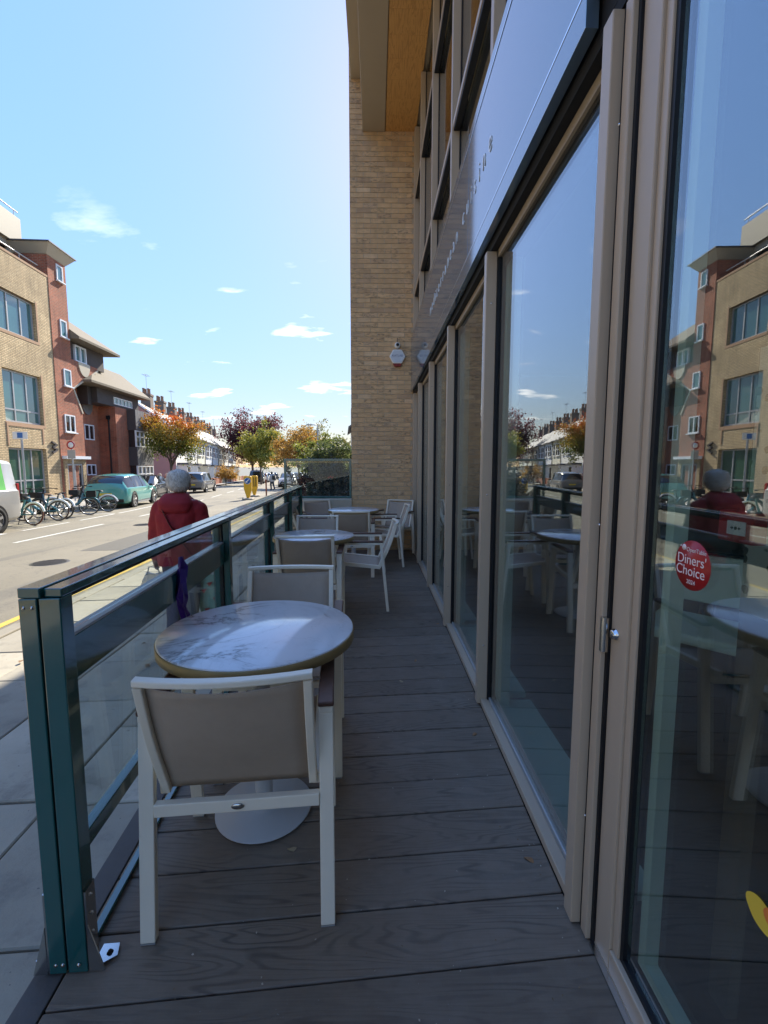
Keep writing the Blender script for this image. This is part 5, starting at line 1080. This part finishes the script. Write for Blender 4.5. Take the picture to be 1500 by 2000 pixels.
# --- hire bikes
def bike(loc,rz,label,frame_c,tyre_c,lean=.10):
    r=empty('hire_bike',loc,rz,label,'bicycle','hire bikes standing at the kerb'); r.rotation_euler=(lean,0,rz)
    fm=M('bike_paint',frame_c,.3,.1,.1,coat=.4); tm=M('bike_tyre',tyre_c,.8,0,.2); R_=.34
    for nm,x in (('front',.55),('rear',-.55)):
        w_=empty('wheel',(x,0,R_),0); w_.parent=r
        mk=MB(); mk.lathe([(R_-.03,-.022),(R_-.008,-.025),(R_,0),(R_-.008,.025),(R_-.03,.022)],32,(0,0,0),'y',close=True); mk.build('tyre',tm,w_)
        mk=MB(); mk.lathe([(R_-.05,-.012),(R_-.031,-.014),(R_-.031,.014),(R_-.05,.012)],32,(0,0,0),'y',close=True); mk.lathe([(.05,-.04),(.06,0),(.05,.04)],14,(0,0,0),'y')
        for k in range(12): t=math.pi*k/6; mk.tube([(.05*math.cos(t),.015*(-1)**k,.05*math.sin(t)),((R_-.045)*math.cos(t),0,(R_-.045)*math.sin(t))],.004,4)
        mk.build('rim',m_rim,w_)
    mk=MB(); mk.tube([(.40,0,.86),(.30,0,.55),(.02,0,.33),(-.10,0,.32)],[.035,.045,.05,.045],10); mk.tube([(-.08,0,.30),(-.20,0,.62),(-.24,0,.80)],[.04,.03,.025],8); mk.tube([(-.12,0,.33),(-.55,.05,.34)],.022,6); mk.tube([(-.12,0,.33),(-.55,-.05,.34)],.022,6); mk.tube([(-.20,0,.60),(-.55,.05,.36)],.016,6); mk.tube([(-.20,0,.60),(-.55,-.05,.36)],.016,6); mk.build('frame',fm,r)
    mk=MB(); mk.tube([(.38,0,.92),(.44,0,.72),(.55,.05,.34)],.02,6); mk.tube([(.44,0,.72),(.55,-.05,.34)],.02,6); mk.tube([(.38,0,.90),(.33,0,1.08)],.02,6); mk.build('fork',m_black,r)
    mk=MB(); mk.tube([(.20,-.30,1.08),(.33,-.20,1.09),(.35,0,1.08),(.33,.20,1.09),(.20,.30,1.08)],.014,6); mk.tube([(.20,-.30,1.08),(.10,-.315,1.075)],.02,6); mk.tube([(.20,.30,1.08),(.10,.315,1.075)],.02,6); mk.build('handlebar',m_black,r)
    mk=MB(); mk.loft([ring((-.36,0,.845),.05,.08,14),ring((-.28,0,.86),.10,.09,14),ring((-.24,0,.885),.12,.085,14),ring((-.22,0,.90),.10,.06,14)]); mk.tube([(-.24,0,.79),(-.25,0,.86)],.018,6); mk.build('saddle',m_black,r)
    for nm,x,t0_,t1_ in (('f',.55,20,150),('r',-.55,30,165)):
        mk=MB(); pts=[(x+(R_+.03)*math.cos(R(t)),0,R_+(R_+.03)*math.sin(R(t))) for t in np.linspace(t0_,t1_,12)]; mk.tube(pts,.035,6,sx=1.0); mk.build('mudguard',m_white if nm=='r' else fm,r)
    mk=MB(); mk.box(.48,.80,-.17,.17,.72,.74); 
    for (a,b,c,d) in ((.48,.80,-.17,-.16),(.48,.80,.16,.17),(.48,.49,-.16,.16),(.79,.80,-.16,.16)): mk.box(a,b,c,d,.74,.92)
    mk.build('basket',m_black,r)
    mk=MB(); mk.box(-.10,.10,-.07,.07,.22,.38); mk.lathe([(.09,-.09),(.09,.09)],14,(0,0,.30),'y'); mk.tube([(0,.09,.30),(.12,.11,.20)],.012,6); mk.tube([(0,-.09,.30),(-.12,-.11,.40)],.012,6); mk.box(.08,.17,.10,.18,.19,.21); mk.box(-.17,-.08,-.18,-.10,.39,.41); mk.build('motor_and_pedals',m_black,r)
    mk=MB(); mk.tube([(-.15,.05,.30),(-.22,.20,.02)],.012,6); mk.build('kickstand',m_black,r)
    return r
BT=(.03,.16,.20); BB=(.12,.06,.035)
for x,y,rz,fl,lb,fc,tc_ in ((-11.15,14.15,172,0,'hire bike with rusty brown wheels closest to the van',BT,(.10,.035,.02)),(-11.3,15.35,185,0,'pale blue and white hire bike second from the van',BT,(.05,.02,.015)),(-11.55,16.2,170,0,'hire bike with a dark box behind the others',(.02,.05,.07),(.02,.02,.02)),(-11.45,17.15,28,1,'pale blue hire bike turned to face the road',(.05,.17,.24),(.02,.02,.02)),(-11.6,18.65,195,0,'black hire bike behind the teal car',(.015,.03,.035),(.02,.02,.02))):
    bike((x,y,gz(x,y)-.116),R(rz),lb,fc,tc_)
# --- keep-left bollards, signs and lamp
def bollard(x,y,label,k):
    r=empty('traffic_bollard',(x,y,gz(x,y)-.118),R(3),label,'bollard','keep left bollards'); ym=M('bollard_yellow_%d'%k,(.75,.42,.02),.35,0,.08)
    mk=MB(); mk.prism([(-.30,-.30),(.30,-.30),(.30,.30),(-.30,.30)],'z',0,.10); mk.build('base',m_stone,r,bevel=.03)
    mk=MB(); mk.prism([(-.07,.10),(.07,.10),(.22,.62),(.22,1.30),(.16,1.36),(-.16,1.36),(-.22,1.30),(-.22,.62)],'y',-.10,.10); mk.build('shell',ym,r,bevel=.02)
    if k==0:
        mk=MB(); mk.lathe([(0,-.125),(.185,-.125),(.185,-.101)],28,(0,0,1.08),'y'); d_=mk.build('sign_disc',M('sign_blue',(.01,.10,.36),.35,0,.05),r)
        mk=MB(); mk.lathe([(.165,-.128),(.185,-.128),(.185,-.126),(.165,-.126)],28,(0,0,1.08),'y',close=True); mk.bar((.09,-.130,1.17),(-.05,-.130,1.03),.045,.004,(0,1,0)); mk.add([(-.10,-.131,.98),(.02,-.131,.99),(-.09,-.131,1.10)],[(0,1,2)]); mk.build('arrow',m_white,d_)
    else:
        mk=MB(); [mk.box(a,a+.05,-.108,-.101,.65,1.25) for a in (-.15,-.025,.10)]; mk.build('stripes',m_carblack,r)
    return r
bollard(-7.33,26.1,'yellow bollard with a round blue keep left arrow',0); bollard(-7.85,29.4,'yellow bollard with dark stripes behind the keep left one',1)
def pole(name,x,y,h,label,cat,parts,pave=0.0,r_=.045,mat=m_alu):
    o=empty(name,(x,y,gz(x,y)+pave),0,label,cat); mk=MB(); mk.tube([(0,0,-.05),(0,0,h)],r_,10); mk.build('pole',mat,o)
    for mb,nm,mt in parts: mb.build(nm,mt,o)
    return o
def disc(z,r_,y=-.06): mb=MB(); mb.lathe([(0,y-.012),(r_,y-.012),(r_,y)],28,(0,0,z),'y'); return mb
def plate(z,w,h,y=-.06): mb=MB(); mb.box(-w/2,w/2,y-.012,y,z-h/2,z+h/2); return mb
m_bluep=M('sign_bluep',(.05,.16,.42),.4); rring=MB(); rring.lathe([(.15,-.076),(.22,-.076),(.22,-.0725),(.15,-.0725)],28,(0,0,3.02),'y',close=True)
pole('sign_post',-16.4,24.9,2.95,'grey pole with a round red and white no parking sign and a small plate','sign',[(disc(3.02,.22),'sign_disc',m_white),(rring,'sign_ring',M('sign_red',(.45,.02,.02),.4)),(plate(2.52,.42,.46),'small_plate',m_alu)])
pole('parking_sign',-15.1,19.75,3.1,'grey pole with a small blue and white parking plate by the hire bikes','sign',[(plate(3.12,.62,.30),'sign_plate',m_white),(plate(3.12,.22,.22,-.073),'blue_panel',m_bluep)])
pole('road_sign',-19.6,62,3.3,'grey pole with a round sign in front of the white terrace','sign',[(disc(3.0,.34),'sign_disc',M('sign_back',(.30,.28,.27),.5))])
mkl=MB(); mkl.tube([(0,0,5.3),(0,0,5.55),(-.25,0,5.62),(-.5,0,5.62)],.045,8); mk2=MB(); mk2.box(-1.0,-.45,-.12,.12,5.57,5.67)
pole('street_lamp',-5.15,41,5.3,'tall slim grey street lamp rising beyond the orange tree','lamp',[(mkl,'arm',m_alu),(mk2,'lamp_head',m_alu)],0,.07)
pole('bollard_post',-7.3,30.3,1.5,'slim rusty post beside the yellow bollards','post',[(plate(1.2,.10,.2),'band',m_white)],-.118,.05,M('rust_post',(.22,.10,.07),.7))

# ================================================================== TREES AND SHRUBS
def leaves(name,mat,parent,pts,size,tints,flat=0.0,elong=1.6):
    n=len(pts); pts=np.asarray(pts,float); d=rng.normal(size=(n,3)); d/=np.linalg.norm(d,axis=1)[:,None]; u=rng.normal(size=(n,3)); u-=d*(u*d).sum(1)[:,None]; u/=np.linalg.norm(u,axis=1)[:,None]; v=np.cross(d,u)
    sz=size*rng.uniform(.6,1.35,n)[:,None]; a=u*sz*elong*.5; b=v*sz*.5; c=d*sz*.18
    V=np.stack([pts-a,pts+b*.9+c-a*.1,pts+a,pts-b*.9+c-a*.1],1).reshape(-1,3); me=bpy.data.meshes.new(name); me.vertices.add(4*n); me.vertices.foreach_set('co',V.ravel()); me.loops.add(4*n); me.loops.foreach_set('vertex_index',np.arange(4*n)); me.polygons.add(n); me.polygons.foreach_set('loop_start',np.arange(0,4*n,4)); me.polygons.foreach_set('loop_total',np.full(n,4)); me.update(calc_edges=True)
    at_=me.attributes.new('tint','FLOAT','FACE'); at_.data.foreach_set('value',np.clip(tints,0,1)); me.materials.append(mat); o=bpy.data.objects.new(name,me); COL.objects.link(o); o.parent=parent; return o
def tree(name,loc,label,H_,cw,trunk_h,mat,nleaf,leaf,seed,tr=.10,tintf=None,nb=16,flat=.9,sparse=1.0):
    g=np.random.default_rng(seed); r=empty(name,loc,0,label,'tree','street trees'); cz=trunk_h+(H_-trunk_h)*.5; rz_=(H_-trunk_h)*.5; mk=MB()
    mk.tube([(0,0,-.1),(.03,.02,trunk_h*.5),(-.02,.0,trunk_h),(.0,.05,cz+rz_*.3)],[tr*1.25,tr,tr*.85,tr*.3],10); cl=[]
    for i in range(nb):
        t=2*math.pi*(i*.382)+g.uniform(-.3,.3); ph=g.uniform(-.55,1.25); rad=cw*.5*g.uniform(.55,.95)*math.cos(ph*.75); e=Vector((rad*math.cos(t),rad*math.sin(t),cz+rz_*.85*math.sin(ph))); b=Vector((0,0,trunk_h*.85+g.uniform(0,.5)*(e.z-trunk_h*.85 if e.z>trunk_h else .2))); m_=b.lerp(e,.5)+Vector((g.uniform(-.1,.1),g.uniform(-.1,.1),.12*rad))
        mk.tube([b,m_,e],[tr*.42,tr*.25,tr*.06],6); cl+= [e,m_.lerp(e,.5),m_]
        for k in range(3): q=e+Vector(g.normal(size=3))*cw*.11; mk.tube([m_.lerp(e,.6),q],[tr*.12,tr*.04],4); cl.append(q)
    mk.build('trunk',m_bark,r); cl=np.array([tuple(q) for q in cl]); idx=g.integers(0,len(cl),nleaf); p=cl[idx]+g.normal(size=(nleaf,3))*np.array([cw*.068,cw*.068,cw*.055])*g.uniform(.5,1.3,(nleaf,1))
    ctint=g.uniform(0,1,len(cl)); ti=ctint[idx]*.45+g.uniform(0,.55,nleaf)
    if tintf is not None: ti=tintf(p,ti,H_,trunk_h)
    leaves('crown',mat,r,p,leaf,ti); return r
l_or=leafmat('leaf_orange_green',[(0,(.06,.10,.02)),(.30,(.14,.17,.03)),(.55,(.34,.22,.03)),(.78,(.50,.15,.03)),(1,(.52,.09,.03))]); l_dr=leafmat('leaf_dark_red',[(0,(.07,.06,.03)),(.4,(.10,.035,.038)),(.75,(.18,.035,.045)),(1,(.33,.07,.06))]); l_li=leafmat('leaf_lime',[(0,(.11,.14,.03)),(.5,(.26,.26,.045)),(1,(.42,.33,.05))]); l_go=leafmat('leaf_gold',[(0,(.20,.15,.04)),(.5,(.40,.22,.045)),(1,(.50,.26,.05))]); l_gr=leafmat('leaf_green',[(0,(.045,.065,.025)),(.5,(.10,.125,.04)),(1,(.20,.21,.07))]); l_bi=leafmat('leaf_birch',[(0,(.10,.10,.03)),(1,(.26,.22,.06))]); l_dk=leafmat('leaf_dark_spiky',[(0,(.018,.026,.018)),(.6,(.045,.058,.036)),(1,(.11,.12,.075))],.15)
up=lambda p,t,H_,th: t*.45+.62*np.clip((p[:,2]-th-(H_-th)*.30)/((H_-th)*.65),0,1)+.10*np.clip(p[:,0]/2.,-1,1)
tree('street_tree',(-15.9,35.6,gz(-15.9,35.6)),'young street tree turning from green to orange at its top',6.3,4.3,2.0,l_or,10000,.11,11,.10,up,20)
tree('street_tree',(-21.0,78,gz(-21,78)),'large dark red leaved tree towering over the terrace end',10.6,9.6,2.2,l_dr,13000,.21,12,.22,None,26)
tree('street_tree',(-14.6,58,gz(-14.6,58)-.1),'lime yellow tree in front of the dark red one',6.9,5.2,1.6,l_li,8500,.16,13,.10,None,20)
tree('street_tree',(-7.75,46,gz(-7.75,46)),'golden orange street tree on the near pavement',5.6,4.7,1.9,l_go,9500,.12,14,.10,None,20)
tree('street_tree',(-8.6,62,gz(-8.6,62)),'thin pale birch showing above the golden tree',8.2,4.6,3.0,l_bi,1600,.16,15,.07,None,16)
tree('garden_tree',(-2.75,30.5,gz(-2.75,30.5)),'rounded mid green garden tree behind the glass screen',3.6,3.3,.4,l_gr,9000,.10,16,.08,None,22)
tree('garden_tree',(-4.4,34,gz(-4.4,34)),'yellow green garden tree beside the rounded green one',3.9,3.0,.6,l_li,5000,.12,19,.07,lambda p,t,a,b: t*.6,16)
for k,(x,y,h_,w_) in enumerate([(-19,118,9,9),(-13.5,112,8,8),(-24.5,126,11,10),(-8,120,9,9),(-2,110,8,9)]): tree('far_tree',(x,y,gz(x,y)),['hazy green tree closing the far end of the street','dull olive tree closing the far end of the street'][k%2],h_,w_,1.5,l_gr if k%2==0 else l_bi,2500,.4,30+k,.15,None,14)
tree('front_garden_shrub',(-18.6,56.5,gz(-18.6,56.5)),'orange leaved shrub in a terrace front garden',2.2,2.8,.3,l_go,2500,.12,22,.05,None,12)
# spiky shrub behind the glass screen
sh=empty('spiky_shrub',(-.92,8.45,gz(-.92,8.45)+.02),0,'dark spiky rosemary like shrub pressed against the glass screen','shrub'); mk=MB(); P_=[]; 
g=np.random.default_rng(5)
for i in range(130):
    t=g.uniform(0,2*math.pi); lean=g.uniform(.05,.95); L=g.uniform(1.1,1.80)*(1-.22*lean); b=Vector((g.normal()*.16,g.normal()*.16,0)); dv=Vector((math.cos(t)*lean*.62,math.sin(t)*lean*.62,1)).normalized(); m_=b+dv*L*.55; e=b+dv*L+Vector((math.cos(t)*.08,math.sin(t)*.08,-.05*lean)); mk.tube([b,m_,e],[.008,.006,.002],4)
    for k in range(230): q=g.uniform(.18,1.0); c=b.lerp(m_,q*2) if q<.5 else m_.lerp(e,(q-.5)*2); P_.append(tuple(c+Vector(g.normal(size=3))*.026))
mk.build('stems',m_bark,sh); leaves('foliage',l_dk,sh,P_,.026,g.uniform(0,1,len(P_)),elong=3.8)
mk=MB(); [mk.lathe([(0,-.02),(.018,0),(0,.02)],8,(.10+.03*k,-.5+.02*k,1.33+.02*(k%2))) for k in range(3)]; mk.build('red_flowers',M('flower_red',(.55,.04,.04),.5),sh)
# fallen leaves on the deck
for k,(x,y) in enumerate([(-.30,1.475),(.28,3.02),(.53,1.42),(.50,2.15),(.16,2.72),(.53,3.75)]):
    mk=MB(); pts=[(.016*math.cos(t)*(1+.35*math.sin(3*t)),.010*math.sin(t)*(1+.2*math.cos(2*t)),.003+.003*math.sin(2*t)) for t in np.linspace(0,2*math.pi,10,endpoint=False)]; mk.add(pts,[tuple(range(10))]); mk.add([(q[0],q[1],q[2]+.0008) for q in pts],[tuple(range(10))[::-1]]); o=mk.build('fallen_leaf',M('leaf_litter_%d'%k,random.choice([(.40,.32,.20),(.32,.17,.08),(.45,.38,.26)]),.7)); o.location=(x,y,0); o.rotation_euler=(0,0,k*1.3); tag(o,'small dry fallen leaf lying on the deck boards','leaf','fallen leaves on the deck')
